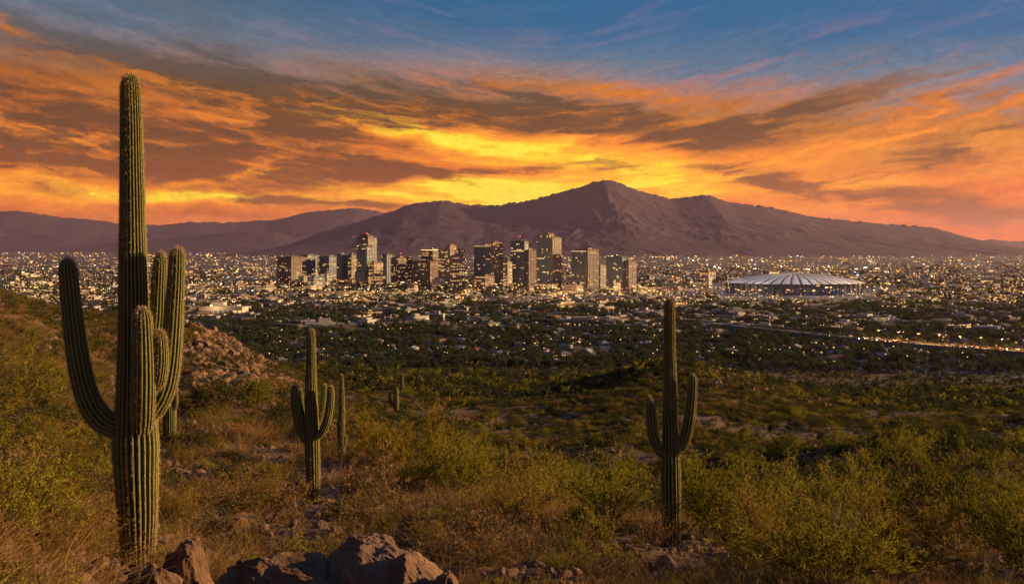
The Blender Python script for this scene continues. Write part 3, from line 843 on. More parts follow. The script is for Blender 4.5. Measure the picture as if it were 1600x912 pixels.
def brush_parts(seed, stems=70, curl=.5, width=.006, spread=1.15, n=5):
    """tangled dry tuft of curling twigs, height about 1"""
    r_ = np.random.default_rng(seed)
    u = np.linspace(0, 1, n)
    A = r_.uniform(0, 2 * math.pi, stems); tilt = np.sqrt(r_.uniform(.0, 1, stems)) * spread
    L = r_.uniform(.45, 1.1, stems)
    d0 = np.stack([np.cos(A) * np.sin(tilt), np.sin(A) * np.sin(tilt), np.cos(tilt)], 1)
    c = r_.normal(0, curl, (stems, 3)); c[:, 2] -= .25
    o = np.column_stack([r_.normal(0, .16, (stems, 2)), np.zeros(stems)])
    P = o[:, None] + d0[:, None] * u[None, :, None] * L[:, None, None] + c[:, None] * (u ** 2)[None, :, None] * L[:, None, None]
    P[..., 2] = np.maximum(P[..., 2], 0.0)
    T = np.gradient(P, axis=1)
    s = np.cross(T, r_.normal(size=(stems, 1, 3))); s /= np.maximum(np.linalg.norm(s, axis=2), 1e-6)[..., None]
    w = width * r_.uniform(.6, 1.5, (stems, 1)) * np.linspace(1, .25, n)[None]
    v = np.stack([P + s * w[..., None], P - s * w[..., None]], 2).reshape(-1, 3)
    b0 = (np.arange(stems)[:, None] * n + np.arange(n - 1)[None]) * 2
    f = np.stack([b0, b0 + 1, b0 + 3, b0 + 2], -1).reshape(-1, 4)
    tone = np.repeat(np.clip(r_.normal(.5, .25, stems), 0, 1), n * 2)
    return v, f, tone

def data_mesh(name, pieces, mats):
    """pieces: (v, f, tone or None, material index)"""
    V, Fq, mi, tn, k = [], [], [], [], 0
    for v, f, tone, m in pieces:
        V.append(v); Fq.append(f + k); mi.append(np.full(len(f), m)); tn.append(np.full(len(v), .5) if tone is None else tone); k += len(v)
    me = mesh_np(name, np.concatenate(V), np.concatenate(Fq), np.concatenate(mi))
    set_attr(me, 'tone', np.concatenate(tn))
    for m in mats: me.materials.append(m)
    return me

# near shrubs: separate branches and foliage, shared meshes
def shrub_proto(seed, leafm, **kw):
    (bv, bf), (lv, lf, tn) = bush_parts(seed, **kw)
    return data_mesh('branches', [(bv, bf, None, 0)], [M_TWIG]), data_mesh('foliage', [(lv, lf, tn, 0)], [leafm])
BIG = dict(stems=13, subs=10, twigs=6, per=12, leaf=.052, leafw=.0065, spread=.95)
MID = dict(stems=11, subs=9, twigs=5, per=8, leaf=.075, leafw=.011, spread=1.05)
SMALL = dict(stems=9, subs=7, twigs=4, per=6, leaf=.11, leafw=.019, spread=1.15)
P_OLIVE = [shrub_proto(100 + i, M_OLIVE, **BIG) for i in range(3)]
P_SPARSE = [shrub_proto(120 + i, M_OLIVE, **{**BIG, 'per': 7, 'gap': .25}) for i in range(2)]
P_GOLD = [shrub_proto(140 + i, M_GOLD, **BIG) for i in range(2)]
P_GREEN = [shrub_proto(160 + i, M_GREEN, **MID) for i in range(2)]
P_MIDOL = [shrub_proto(170 + i, M_OLIVE, **MID) for i in range(3)]
P_AMBER = [shrub_proto(190 + i, M_AMBER, **{**BIG, 'per': 8, 'gap': .2}) for i in range(2)]
P_TWIGGY = [shrub_proto(180 + i, M_DRY, **{**MID, 'per': 2, 'gap': .2}) for i in range(3)]
def shrub(proto, x, y, h, w, label, group=None, z=None, rot=None, name='desert_shrub'):
    root = link(name, None, label=label, category='shrub')
    if group: root['group'] = group
    root.location = (x, y, (gz(x, y) if z is None else z) - 0.04 * h)
    root.scale = (w / 1.5, w / 1.5, h)
    root.rotation_euler = (0, 0, rng.uniform(0, 6.28) if rot is None else rot)
    for me, nm in zip(proto, ('branches', 'foliage')):
        o = bpy.data.objects.new(nm, me); COL.objects.link(o); o.parent = root
    return root
taken = []
for cx_, cd_ in ((490, 28.8), (1049, 21.7), (533, 41.0), (265, 45.0), (215, 14.4)):
    for q_ in (.80, .86, .92, .97): taken.append(((cx_ - 800) / F * cd_ * q_, cd_ * q_, .55))
def hero(proto, px, py, wpx, hpx, label, dist=None):
    if dist is None: x, y, z = at_ray(px, py)
    else: x, y = (px - 800) / F * dist, dist; z = gz(x, y)
    s = y / F
    taken.append((x, y, wpx * s * .4))
    return shrub(proto, x, y, hpx * s, wpx * s, label, z=z)
hero(P_OLIVE[0], 1150, 862, 230, 142, 'large feathery olive shrub beside the saguaro with two curved arms')
hero(P_OLIVE[1], 1290, 918, 290, 142, 'broad olive shrub with a dark shaded base along the bottom edge')
hero(P_AMBER[0], 1415, 900, 190, 120, 'upright amber shrub standing between two broader ones near the lower right corner')
hero(P_OLIVE[0], 1500, 868, 250, 145, 'widest olive shrub near the right edge with pale stems')
hero(P_OLIVE[1], 1605, 905, 220, 140, 'olive shrub cut off by the right edge of the picture')
hero(P_AMBER[1], 1205, 880, 150, 120, 'sparse shrub with reddish twigs showing through its amber leaves')
hero(P_SPARSE[1], 1350, 830, 120, 110, 'thin upright olive shrub rising before the dark rocky rib')
hero(P_OLIVE[2], 1428, 738, 75, 58, 'lone olive shrub on the crest of the dark rocky rib')
hero(P_SPARSE[0], 950, 822, 190, 105, 'dark sparse shrub with a forked trunk left of the two-armed saguaro')
hero(P_GOLD[0], 655, 742, 130, 82, 'bright golden yellow shrub on the brow of the brown slope')
hero(P_GOLD[1], 590, 716, 100, 62, 'golden shrub behind the thin armless saguaro')
hero(P_AMBER[1], 792, 828, 170, 100, 'olive brown shrub on the slope edge where the basin opens')
hero(P_TWIGGY[0], 592, 792, 120, 92, 'leafless twiggy shrub beside the mid-slope saguaro')
hero(P_OLIVE[0], 738, 735, 85, 52, 'green shrub on the near floor of the basin below the golden shrub')
hero(P_OLIVE[1], 845, 800, 110, 74, 'olive shrub on the slope edge left of the dark forked shrub')
hero(P_OLIVE[1], 20, 850, 210, 120, 'tall olive shrub at the left edge below the hillside')
hero(P_OLIVE[2], 105, 800, 140, 82, 'olive shrub left of the tallest saguaro trunk')
hero(P_OLIVE[0], 15, 735, 150, 85, 'olive shrub higher on the left edge of the hillside')
hero(P_AMBER[0], 135, 900, 120, 84, 'brown amber shrub tangled round the foot of the tallest saguaro')
hero(P_GREEN[0], 80, 690, 110, 56, 'green shrub in the gap behind the long low arm of the tallest saguaro')
hero(P_GREEN[1], 330, 640, 90, 46, 'green shrub in the hollow right of the partly hidden saguaro')
hero(P_MIDOL[0], 385, 640, 90, 44, 'olive shrub in the hollow behind the mid-slope saguaro')
hero(P_MIDOL[1], 35, 640, 120, 70, 'olive shrub halfway up the left hillside')
hero(P_TWIGGY[1], 940, 880, 110, 74, 'bleached twiggy shrub in the brown brush left of the two-armed saguaro')
hero(P_TWIGGY[2], 760, 880, 130, 80, 'brown twiggy shrub in the middle of the foreground brush')
hero(P_TWIGGY[0], 420, 820, 120, 70, 'brown twiggy shrub on the slope between the boulders and the mid-slope saguaro')
hero(P_TWIGGY[1], 1010, 862, 90, 62, 'straw coloured twiggy shrub at the foot of the two-armed saguaro')
hero(P_TWIGGY[2], 215, 915, 120, 66, 'dry twigs growing up against the trunk of the tallest saguaro', dist=13.4)

# ------------------------------------------------------------------ further shrubs as objects of their own: the ones that show largest
ZONES = [   # px range, py range, how many, protos, label, height range
    ((0, 190), (540, 880), 34, P_MIDOL[:1] + P_AMBER + P_TWIGGY[:2], 'olive or brown shrub on the hillside left of the tallest saguaro', (.5, 1.1)),
    ((250, 480), (600, 830), 24, P_TWIGGY + P_AMBER[:1], 'low brown shrub on the slope between the two many-armed saguaros', (.5, .9)),
    ((540, 850), (760, 900), 26, P_TWIGGY + P_AMBER[:1], 'low brown shrub on the slope beyond the boulders', (.5, .9)),
    ((870, 1050), (790, 905), 14, P_TWIGGY + P_MIDOL[:1], 'low shrub in the dry brush before the two-armed saguaro', (.5, .9)),
    ((1080, 1600), (780, 905), 24, P_AMBER + P_SPARSE + P_TWIGGY[:1], 'low shrub among others in the lower right thicket', (.6, 1.1)),
    ((640, 1030), (620, 790), 64, P_MIDOL + P_GREEN + P_OLIVE[:1], 'green shrub on the basin floor left of the rounded knoll', (1.2, 2.2)),
    ((1080, 1600), (610, 740), 60, P_MIDOL + P_GREEN, 'green shrub on the slopes right of the rounded knoll', (1.2, 2.4)),
]
COLOURS = {id(p): c for ps, c in ((P_OLIVE, 'olive'), (P_SPARSE, 'thin olive'), (P_GOLD, 'golden'), (P_GREEN, 'green'), (P_AMBER, 'amber'), (P_MIDOL, 'dense olive'), (P_TWIGGY, 'brown twiggy')) for p in ps}
zone_shrubs = []
for (a0, a1), (b0, b1), cnt, protos, label, (h0, h1) in ZONES:
    got = 0
    for _ in range(cnt * 6):
        if got >= cnt: break
        px, py = rng.uniform(a0, a1), rng.uniform(b0, b1)
        x, y, z = at_ray(px, py)
        if y > 260: continue
        h = rng.uniform(h0, h1)
        if any(math.hypot(x - q[0], y - q[1]) < q[2] + h * .45 for q in taken): continue
        taken.append((x, y, h * .4)); got += 1
        pr = protos[int(rng.integers(len(protos)))]
        w = h * rng.uniform(1.4, 2.0)
        zone_shrubs.append((px, py, shrub(pr, x, y, h, w, label, group='shrubs ' + label.split(' shrub ')[1], z=z), COLOURS[id(pr)]))
MARKS = [('the tallest saguaro', 215, 760), ('the mid-slope saguaro', 490, 720), ('the two-armed saguaro', 1049, 760), ('the golden shrub on the brow', 655, 705), ('the rounded knoll', 1120, 610), ('the lone shrub on the dark rib', 1428, 715),
         ('the dark forked shrub', 950, 780), ('the largest boulder', 580, 860), ('the small dark far saguaro', 619, 625), ('the partly hidden saguaro', 265, 660), ('the widest olive shrub', 1500, 800), ('the tiny far saguaro', 626, 590)]
ORD = ['nearest'] + [w + ' nearest' for w in 'second third fourth fifth sixth seventh eighth ninth tenth eleventh twelfth thirteenth fourteenth fifteenth sixteenth seventeenth eighteenth nineteenth twentieth'.split()]
def single_out(rows, marks, noun):
    """rows: (px, py, object, look): a label by rank of nearness on one side of a landmark"""
    rank = {}
    for px, py, o, look in rows:
        m = min(marks, key=lambda q: math.hypot(px - q[1], (py - q[2]) * 1.5))
        dx, dy = px - m[1], (py - m[2]) * 1.5
        side = ('left of' if dx < 0 else 'right of') if abs(dx) > abs(dy) else ('above' if dy < 0 else 'below')
        rank.setdefault((m[0], side, look), []).append((math.hypot(dx, dy), o))
    for (m, side, look), lst in rank.items():
        lst.sort(key=lambda q: q[0])
        for i, (_, o) in enumerate(lst):
            o['label'] = '%s %s, %s one %s %s' % (look, noun, ORD[min(i, 19)], side, m) if len(lst) > 1 else '%s %s %s %s' % (look, noun, side, m)
single_out(zone_shrubs, MARKS, 'shrub')

# ------------------------------------------------------------------ uncountable ground cover, instanced
def scatter(name, label, protos, P, scale, seed, tilt=0.15, flat=1.0):
    """one stuff object: copies of the protos at points P"""
    r_ = np.random.default_rng(seed)
    n = len(P)
    col = bpy.data.collections.new(name + '_kinds')
    for i, me in enumerate(protos):
        o = bpy.data.objects.new('%s_kind_%s' % (name, chr(97 + i)), me); col.objects.link(o)
    me = bpy.data.meshes.new(name)
    me.vertices.add(n); me.vertices.foreach_set('co', np.asarray(P, np.float32).ravel())
    a = me.attributes.new('size', 'FLOAT_VECTOR', 'POINT')
    sc = np.asarray(scale, np.float32)[:, None] * np.column_stack([r_.uniform(.8, 1.25, n), r_.uniform(.8, 1.25, n), r_.uniform(.75, 1.2, n) * flat])
    a.data.foreach_set('vector', sc.astype(np.float32).ravel())
    a = me.attributes.new('turn', 'FLOAT_VECTOR', 'POINT')
    a.data.foreach_set('vector', np.column_stack([r_.normal(0, tilt, n), r_.normal(0, tilt, n), r_.uniform(0, 6.28, n)]).astype(np.float32).ravel())
    a = me.attributes.new('pick', 'INT', 'POINT')
    a.data.foreach_set('value', r_.integers(0, len(protos), n).astype(np.int32))
    me.update()
    o = link(name, me, kind='stuff', label=label)
    ng = bpy.data.node_groups.new(name, 'GeometryNodeTree')
    ng.interface.new_socket('Geometry', in_out='INPUT', socket_type='NodeSocketGeometry')
    ng.interface.new_socket('Geometry', in_out='OUTPUT', socket_type='NodeSocketGeometry')
    N = ng.nodes
    gi, go = N.new('NodeGroupInput'), N.new('NodeGroupOutput')
    ci = N.new('GeometryNodeCollectionInfo'); ci.inputs['Collection'].default_value = col
    ci.inputs['Separate Children'].default_value = True; ci.inputs['Reset Children'].default_value = True
    ip = N.new('GeometryNodeInstanceOnPoints'); ip.inputs['Pick Instance'].default_value = True
    def att(nm, typ):
        q = N.new('GeometryNodeInputNamedAttribute'); q.data_type = typ; q.inputs['Name'].default_value = nm
        return next(s for s in q.outputs if s.enabled and s.name == 'Attribute')
    L = ng.links
    L.new(gi.outputs[0], ip.inputs['Points']); L.new(ci.outputs[0], ip.inputs['Instance'])
    L.new(att('pick', 'INT'), ip.inputs['Instance Index'])
    er = N.new('FunctionNodeEulerToRotation'); L.new(att('turn', 'FLOAT_VECTOR'), er.inputs[0]); L.new(er.outputs[0], ip.inputs['Rotation'])
    L.new(att('size', 'FLOAT_VECTOR'), ip.inputs['Scale'])
    L.new(ip.outputs[0], go.inputs[0])
    md = o.modifiers.new('scatter', 'NODES'); md.node_group = ng
    return o

def field(n, d0, d1, a0, a1, seed, power=1.0):
    """random ground points between two distances and two columns of the view, evenly per area when power is 2"""
    r_ = np.random.default_rng(seed)
    u = r_.uniform(size=n)
    if power == 0: d = d0 * (d1 / d0) ** u
    else: d = (d0 ** power + u * (d1 ** power - d0 ** power)) ** (1 / power)
    px = r_.uniform(a0, a1, n)
    x = (px - 800) / F * d
    return np.column_stack([x, d, ground(x, d)]), px
def lod_mesh(name, seed, leafm, **kw):
    (bv, bf), (lv, lf, tn) = bush_parts(seed, **kw)
    return data_mesh(name, [(bv, bf, None, 0), (lv, lf, tn, 1)], [M_TWIG, leafm])
BR = [data_mesh('brush', [(*brush_parts(200 + i, 130, .8, .008, 1.3), 0)], [m]) for i, m in enumerate((M_DRY, M_STRAW, M_DRY))]
GR = [data_mesh('tuft', [(*brush_parts(220 + i, 60, .3, .009, .9), 0)], [m]) for i, m in enumerate((M_STRAW, M_DRY))]
FAR = [lod_mesh('bush', 240 + i, m, **SMALL) for i, m in enumerate((M_OLIVE, M_GREEN, M_SAGE, M_GREEN, M_DRY))]
TINY = [lod_mesh('bush', 260 + i, m, stems=6, subs=4, twigs=2, per=3, leaf=.32, leafw=.09, spread=1.2) for i, m in enumerate((M_SAGE, M_GREEN, M_OLIVE, M_SAGE))]
PEB = [rock_mesh('stone', 2, 300 + i, 8, .12) for i in range(4)]
for p_ in PEB: p_.materials.append(M_ROCK)

def thin_out(P, px, f):
    k = rng.uniform(size=len(P)) < f
    return P[k], px[k]
P, px = field(22913, 15, 75, -420, 2060, 1, 1.35)
Pn, pn = field(6716, 6.5, 16, -420, 2060, 21, 1.2)
P = np.vstack([Pn, P])
cl = fbm(P[:, 0] / 2.2, P[:, 1] / 2.2, 3, 71)
k = rng.uniform(size=len(P)) < np.clip(.42 + 1.5 * cl, .05, 1)
P = P[k]
ppx = 800 + F * P[:, 0] / P[:, 1]
ok = np.ones(len(P), bool)
for cpx, cd, hw in ((215, 14.4, 34), (490, 28.8, 18), (1049, 21.7, 24)): ok &= ~((np.abs(ppx - cpx) < hw) & (P[:, 1] > cd * .80) & (P[:, 1] < cd * 1.02))
for o_ in [q for q in bpy.data.objects if q.name.startswith('boulder')]: ok &= ~((np.abs(P[:, 0] - o_.location.x) < o_.scale.x * .95) & (P[:, 1] > o_.location.y - 2.2) & (P[:, 1] < o_.location.y + .5))
P = P[ok]
scatter('dry_brush', 'tangled dry brown brush covering the near slope', BR + BR + GR[1:] + FAR[4:5] + FAR[:1], P, (.16 + .62 * rng.uniform(size=len(P)) ** 2.2) * (.72 + .6 * smooth(12, 50, P[:, 1])), 2, flat=.75)
P, px = field(12600, 22, 135, -420, 500, 3, 1.4)
k = (px < 170) | (P[:, 1] > 75) | (rng.uniform(size=len(P)) < .10)
P, px = P[k], px[k]
cl = fbm(P[:, 0] / 5, P[:, 1] / 5, 3, 73)
P = P[rng.uniform(size=len(P)) < np.clip(.6 + 1.2 * cl, .1, 1)]
scatter('hillside_undergrowth', 'low scrub growing over the hill on the left', FAR + BR[:1], P, rng.uniform(.35, .85, len(P)), 4, flat=.8)
P, px = field(29500, 48, 420, 420, 2060, 5, 1.45)
cl = fbm(P[:, 0] / 16, P[:, 1] / 16, 3, 75)
P = P[rng.uniform(size=len(P)) < np.clip(.62 + 1.0 * cl, .15, 1)]
Pk, _ = field(3800, 190, 330, 860, 1330, 25, 2)
P = np.vstack([P, Pk])
scatter('basin_undergrowth', 'low green and olive scrub covering the basin', FAR, P, rng.uniform(.5, 1.6, len(P)), 6, flat=.75)
P, px = field(24800, 260, 930, -420, 2060, 7, 1.5)
cl = fbm(P[:, 0] / 45, P[:, 1] / 45, 3, 77)
P = P[rng.uniform(size=len(P)) < np.clip(.75 + .8 * cl, .25, 1)]
scatter('foothill_undergrowth', 'far scrub where the desert meets the suburbs', TINY, P, rng.uniform(1.0, 3.0, len(P)), 8, flat=.75)
P, px = field(14357, 8, 150, -420, 2060, 9, 0)
scatter('rubble', 'loose brown stones strewn over the slopes', PEB, P, rng.uniform(.02, .13, len(P)) * (1 + P[:, 1] / 35), 10, tilt=.6, flat=.6)
P, px = field(1300, 70, 135, 300, 480, 11, 1)
P2, px2 = field(4200, 72, 130, 1230, 1700, 12, 1)
P3, px3 = field(450, 250, 310, 1090, 1330, 14, 1)
P = np.vstack([P, P2, P3])
scatter('scree', 'broken reddish rock on the ridges', PEB, P, rng.uniform(.15, .6, len(P)) * (1 + P[:, 1] / 200), 13, tilt=.6, flat=.6)
# ------------------------------------------------------------------ the city on the valley floor
def row_dist(py): return CZ * F / (py - 388.0)
M_GLASS = flat_mat('dark_window_glass', (0.085, 0.15, 0.24), 0.3, **{'Specular IOR Level': 0.8})
M_WARM = glow_mat('warm_lit_window', (1.0, 0.56, 0.17), 0.85)
M_WHITE = glow_mat('white_lit_window', (1.0, 0.66, 0.28), 0.9)
M_ORANGE = glow_mat('orange_lit_window', (1.0, 0.38, 0.09), 0.7)
M_RED = glow_mat('red_beacon', (1.0, 0.10, 0.05), 3.0)
M_LAMP = glow_mat('lamp_glow', (1.0, 0.52, 0.14), 2.6)
M_LAMPW = glow_mat('white_lamp_glow', (1.0, 0.70, 0.36), 1.8)
def stucco(name, col):
    def f(t, b):
        g = t.n('ShaderNodeTexCoord'); n = t.noise(g.outputs['Object'], 0.35, 5, 0.65)
        c = t.mix(t.maprange(n, 0.35, 0.7), (*[k * .72 for k in col], 1), (*[min(1, k * 1.12) for k in col], 1))
        t.put(b.inputs['Base Color'], c)
    return mat(name, f, 0.85)
WALLS = {'navy': stucco('blue_slate_wall', (0.10, 0.14, 0.22)), 'teal': stucco('teal_wall', (0.20, 0.29, 0.33)), 'sand': stucco('sandstone_wall', (0.30, 0.20, 0.145)),
         'brown': stucco('red_brown_wall', (0.14, 0.088, 0.082)), 'grey': stucco('grey_concrete', (0.27, 0.25, 0.25)), 'cream': stucco('cream_stucco', (0.38, 0.31, 0.25)),
         'white': stucco('white_render', (0.48, 0.45, 0.42)), 'terra': stucco('terracotta_tile', (0.26, 0.12, 0.08)), 'tar': stucco('tar_roof', (0.13, 0.12, 0.125)), 'pale': stucco('pale_membrane_roof', (0.40, 0.37, 0.39))}
M_STEEL = flat_mat('dark_steel', (0.06, 0.06, 0.065), 0.5)

def boxes_mesh(name, boxes, mats):
    """boxes: (origin, axis u, axis v, height, material index for sides, for top)"""
    V, Fq, mi = [], [], []
    for o, u, v, h, ms, mt in boxes:
        o, u, v = map(np.array, (o, u, v)); k = len(V) * 8
        up = np.array([0, 0, h])
        V.append(np.array([o, o + u, o + u + v, o + v, o + up, o + u + up, o + u + v + up, o + v + up]))
        Fq += [(k, k + 1, k + 5, k + 4), (k + 1, k + 2, k + 6, k + 5), (k + 2, k + 3, k + 7, k + 6), (k + 3, k, k + 4, k + 7), (k + 4, k + 5, k + 6, k + 7), (k + 3, k + 2, k + 1, k)]
        mi += [ms] * 4 + [mt, mt]
    me = mesh_np(name, np.concatenate(V), np.array(Fq), mi)
    for m in mats: me.materials.append(m)
    return me
def window_grid(o, u, v, z0, z1, fl, bay, r_, lit, V, Fq, mi, proud=.25, both=True, band=False):
    """panes standing on the two faces along u and v from corner o"""
    for d, other in (((u), v), ((v), u)):
        L = np.linalg.norm(d); dn = d / L; out = -other / np.linalg.norm(other)
        nc = max(1, int(L / bay)); nf = max(1, int((z1 - z0) / fl))
        for i in range(nf):
            on = False; busy = lit * 1.7 * r_.random() ** 1.5
            for j in range(nc):
                if r_.random() < .5: on = r_.random() < busy
                g = .10 if band else .22
                a = o + dn * (L * (j + g) / nc) + out * proud; b_ = o + dn * (L * (j + 1 - g) / nc) + out * proud
                za = z0 + (z1 - z0) * (i + .25) / nf; zb = z0 + (z1 - z0) * (i + .82) / nf
                k = len(V) * 4
                V.append(np.array([[a[0], a[1], za], [b_[0], b_[1], za], [b_[0], b_[1], zb], [a[0], a[1], zb]]))
                Fq.append((k, k + 1, k + 2, k + 3))
                q = r_.random()
                mi.append(0 if not on else (1 if q < .5 else (2 if q < .75 else 3)))
def tower(label, base, vols, theta=35, lit=.16, seed=0, fl=4.0, bay=3.7, name='office_tower', mast=None, crown=None, cat='tower', group=None):
    """vols: (left px, near-corner px, right px, top row, wall of left face & right face, bottom row or None)"""
    D = row_dist(base); s = D / F; th = R(theta)
    r_ = np.random.default_rng(seed + 900)
    root = link(name, None, label=label, category=cat)
    if group: root['group'] = group
    lx = (vols[0][0] + vols[0][2]) / 2
    root.location = ((lx - 800) * s, D, 0)
    L = np.array([-math.cos(th), math.sin(th), 0]); Q = np.array([math.sin(th), math.cos(th), 0])
    V, Fq, mi = [], [], []
    topz = 0; first = None
    for i, (x0, xc, x1, top, wall, bot) in enumerate(vols):
        a = (xc - x0) * s / math.cos(th); b_ = (x1 - xc) * s / math.sin(th)
        dy = -2.0 * i
        o = np.array([(xc - lx) * s, dy, 0.0])
        z1 = CZ - (top - 388.0) * s; z0 = -0.5 if bot is None else CZ - (bot - 388.0) * s
        topz = max(topz, z1)
        o0 = o.copy(); o0[2] = z0
        bx = [(o0, Q * b_, L * a, z1 - z0, 0, 1)]
        # parapet as four low walls, stair house and plant on the roof
        p = np.array([o[0], o[1], z1])
        for (oo, uu, vv) in ((p, Q * b_, L * .6), (p + L * (a - .6), Q * b_, L * .6), (p + L * .6, Q * .6, L * (a - 1.2)), (p + Q * (b_ - .6) + L * .6, Q * .6, L * (a - 1.2))):
            bx.append((oo, uu, vv, 1.4, 0, 0))
        link('wall', boxes_mesh('wall', bx, [WALLS[wall], WALLS['tar']]), parent=root)
        pw = boxes_mesh('penthouse', [(p + Q * b_ * r_.uniform(.2, .35) + L * a * r_.uniform(.2, .35), Q * b_ * .42, L * a * .4, r_.uniform(3.5, 6.5), 0, 1),
                                      (p + Q * b_ * .72 + L * a * .15, Q * b_ * .16, L * a * .2, 3.0, 0, 1)], [WALLS['grey' if wall != 'sand' else 'sand'], WALLS['tar']])
        link('roof_plant', boxes_mesh('roof_plant', [(p + Q * b_ * r_.uniform(.05, .85) + L * a * r_.uniform(.05, .85), Q * r_.uniform(1.5, 4), L * r_.uniform(1.5, 4), r_.uniform(1.5, 4.5), 0, 0) for _ in range(6)], [M_STEEL]), parent=root, kind='stuff')
        link('penthouse', pw, parent=root)
        window_grid(o, Q * b_, L * a, max(z0, 0) + 4, z1 - 2.0, fl, bay, r_, lit * (1.6 if wall in ('sand', 'cream') else 1), V, Fq, mi, band=wall in ('navy', 'teal'))
        if i == 0: first = (p, Q * b_, L * a, z1)
        # floor bands and piers standing proud of the two street faces
        rib = []
        for d, oth in ((Q * b_, L * a), (L * a, Q * b_)):
            ln = np.linalg.norm(d); dn = d / ln; out = -oth / np.linalg.norm(oth)
            npier = max(2, int(ln / 9.0)) + 1
            for j in range(npier):
                rib.append((o0 + dn * (ln - .9) * j / (npier - 1) + out * .02, dn * .9, out * .75, z1 - z0 + .6, 0, 0))
            for zz in np.arange(max(z0, 0) + 8.0, z1 - 1, 8.0 if wall in ('navy', 'teal') else 4.0):
                q = o + out * .04; rib.append((np.array([q[0], q[1], zz]), d, out * .45, .7, 0, 0))
        link('facade_rib', boxes_mesh('facade_rib', rib, [WALLS[{'navy': 'grey', 'teal': 'grey', 'brown': 'sand', 'sand': 'cream'}.get(wall, 'white')]]), parent=root, kind='stuff')
    g = mesh_np('window_pane', np.concatenate(V), np.array(Fq), mi)
    for m in (M_GLASS, M_WARM, M_WHITE, M_ORANGE): g.materials.append(m)
    link('window_pane', g, parent=root, kind='stuff')
    p, u, v, z1 = first
    if mast:
        c = p + u * .45 + v * .45
        v1, f1 = strips(np.array([[c + np.array([0, 0, k * mast / 4]) for k in range(5)]]), np.array([.7]), r_)
        link('mast', mesh_np('mast', v1, f1), [M_STEEL], root)
        e = .9
        link('beacon', boxes_mesh('beacon', [(c + np.array([-e, -e, mast]), (2 * e, 0, 0), (0, 2 * e, 0), 2 * e, 0, 0)], [M_RED if mast > 9 else M_LAMP]), parent=root)
    if crown:
        un, vn = u / np.linalg.norm(u), v / np.linalg.norm(v)
        link('crown_light', boxes_mesh('crown_light', [(p + np.array([0, 0, .3]) - vn * .7, u, vn * .4, 1.0, 0, 0), (p + np.array([0, 0, .3]) - un * .7, v, un * .4, 1.0, 0, 0)], [crown]), parent=root)
    return root

tower('tall blue glass tower with a stepped reddish side, tallest at the west end of downtown', 447, [(555, 573, 586, 371, 'navy', None), (560, 575, 582, 368, 'brown', 385), (553, 570, 579, 425, 'teal', None)], lit=.12, seed=1, mast=12)
tower('golden lit block at the foot of the tall blue glass tower', 447.6, [(575, 584, 596, 411, 'sand', None)], lit=.75, seed=2)
tower('slim orange lit building just behind the tall blue glass tower', 443, [(543, 549, 556, 398, 'brown', None)], lit=.5, seed=3)
tower('dark rounded-top glass tower joined to an orange stone wing', 448, [(740, 766, 772, 385, 'navy', None), (758, 770, 785, 380, 'sand', 392), (764, 772, 785, 390, 'sand', None), (770, 779, 792, 404, 'sand', None)], lit=.13, seed=4, crown=M_WARM)
tower('dark tower with a stepped-down shoulder and a lit spire on its roof', 448, [(798, 819, 826, 377, 'navy', None), (812, 826, 841, 391, 'brown', None)], lit=.13, seed=5, mast=14)
tower('tallest tower with a teal glass face and an orange stone face', 452.5, [(839, 859, 877, 373, 'teal', None), (845, 858, 866, 366, 'sand', 374), (857, 863, 878, 372, 'sand', None)], theta=40, lit=.12, seed=6, mast=6)
tower('squat yellow lit hall at the foot of the tallest tower', 454, [(836, 852, 872, 443, 'cream', None)], lit=.7, seed=7)
tower('broad dark tower with curved lit crown and a purple-brown side', 453, [(894, 916, 936, 393, 'navy', None), (900, 918, 938, 390, 'brown', None)], lit=.12, seed=8, crown=M_WHITE, mast=7)
tower('dark twin-height tower at the east end of downtown with a red lit shoulder', 454, [(949, 972, 981, 402, 'navy', None), (968, 982, 997, 409, 'brown', None)], lit=.16, seed=9, mast=5)
tower('brown gridded tower with a square penthouse left of the dark rounded-top tower', 449, [(684, 703, 724, 390, 'sand', None), (696, 703, 712, 384, 'sand', 392)], lit=.3, seed=10)
tower('brown building with bright yellow floodlit top', 445, [(657, 676, 692, 391, 'brown', None)], lit=.3, seed=11, crown=M_LAMP, mast=5)
tower('long low gridded block in front of the brown towers', 447, [(640, 672, 708, 408, 'brown', None)], lit=.28, seed=12)
tower('dark red-brown slab with a column of red lights', 440, [(428, 455, 474, 402, 'brown', None)], lit=.14, seed=13)
tower('dark blue slab behind the red-brown one', 438.5, [(466, 480, 492, 399, 'navy', None)], lit=.10, seed=14)
tower('dim blue mid-height block west of the narrow slab', 439, [(496, 514, 528, 401, 'navy', None)], lit=.16, seed=15)
tower('narrow dark blue slab left of the tall blue glass tower', 443, [(525, 533, 541, 398, 'navy', None)], lit=.05, seed=16)
tower('dark blue block right of the golden lit block', 444, [(596, 604, 612, 398, 'navy', None)], lit=.1, seed=17)
tower('purple-brown block with a lit antenna between the golden block and the brown towers', 446, [(610, 622, 640, 403, 'brown', None)], lit=.24, seed=18, mast=13)
tower('low stone block right of the orange stone wing', 449, [(786, 793, 800, 410, 'cream', None)], lit=.5, seed=19)
tower('small domed public building west of the stadium', 458, [(1094, 1106, 1132, 447, 'cream', None), (1100, 1107, 1114, 434, 'cream', 448)], lit=.2, seed=20, name='civic_building', cat='building')
tower('reddish apartment block between the two dark eastern towers', 451, [(930, 938, 950, 416, 'grey', None)], lit=.3, seed=21)
tower('tower behind the brown gridded tower with a blue flank', 440, [(702, 716, 722, 402, 'navy', None)], lit=.16, seed=22)
MIDS = 0
mid_rows = []
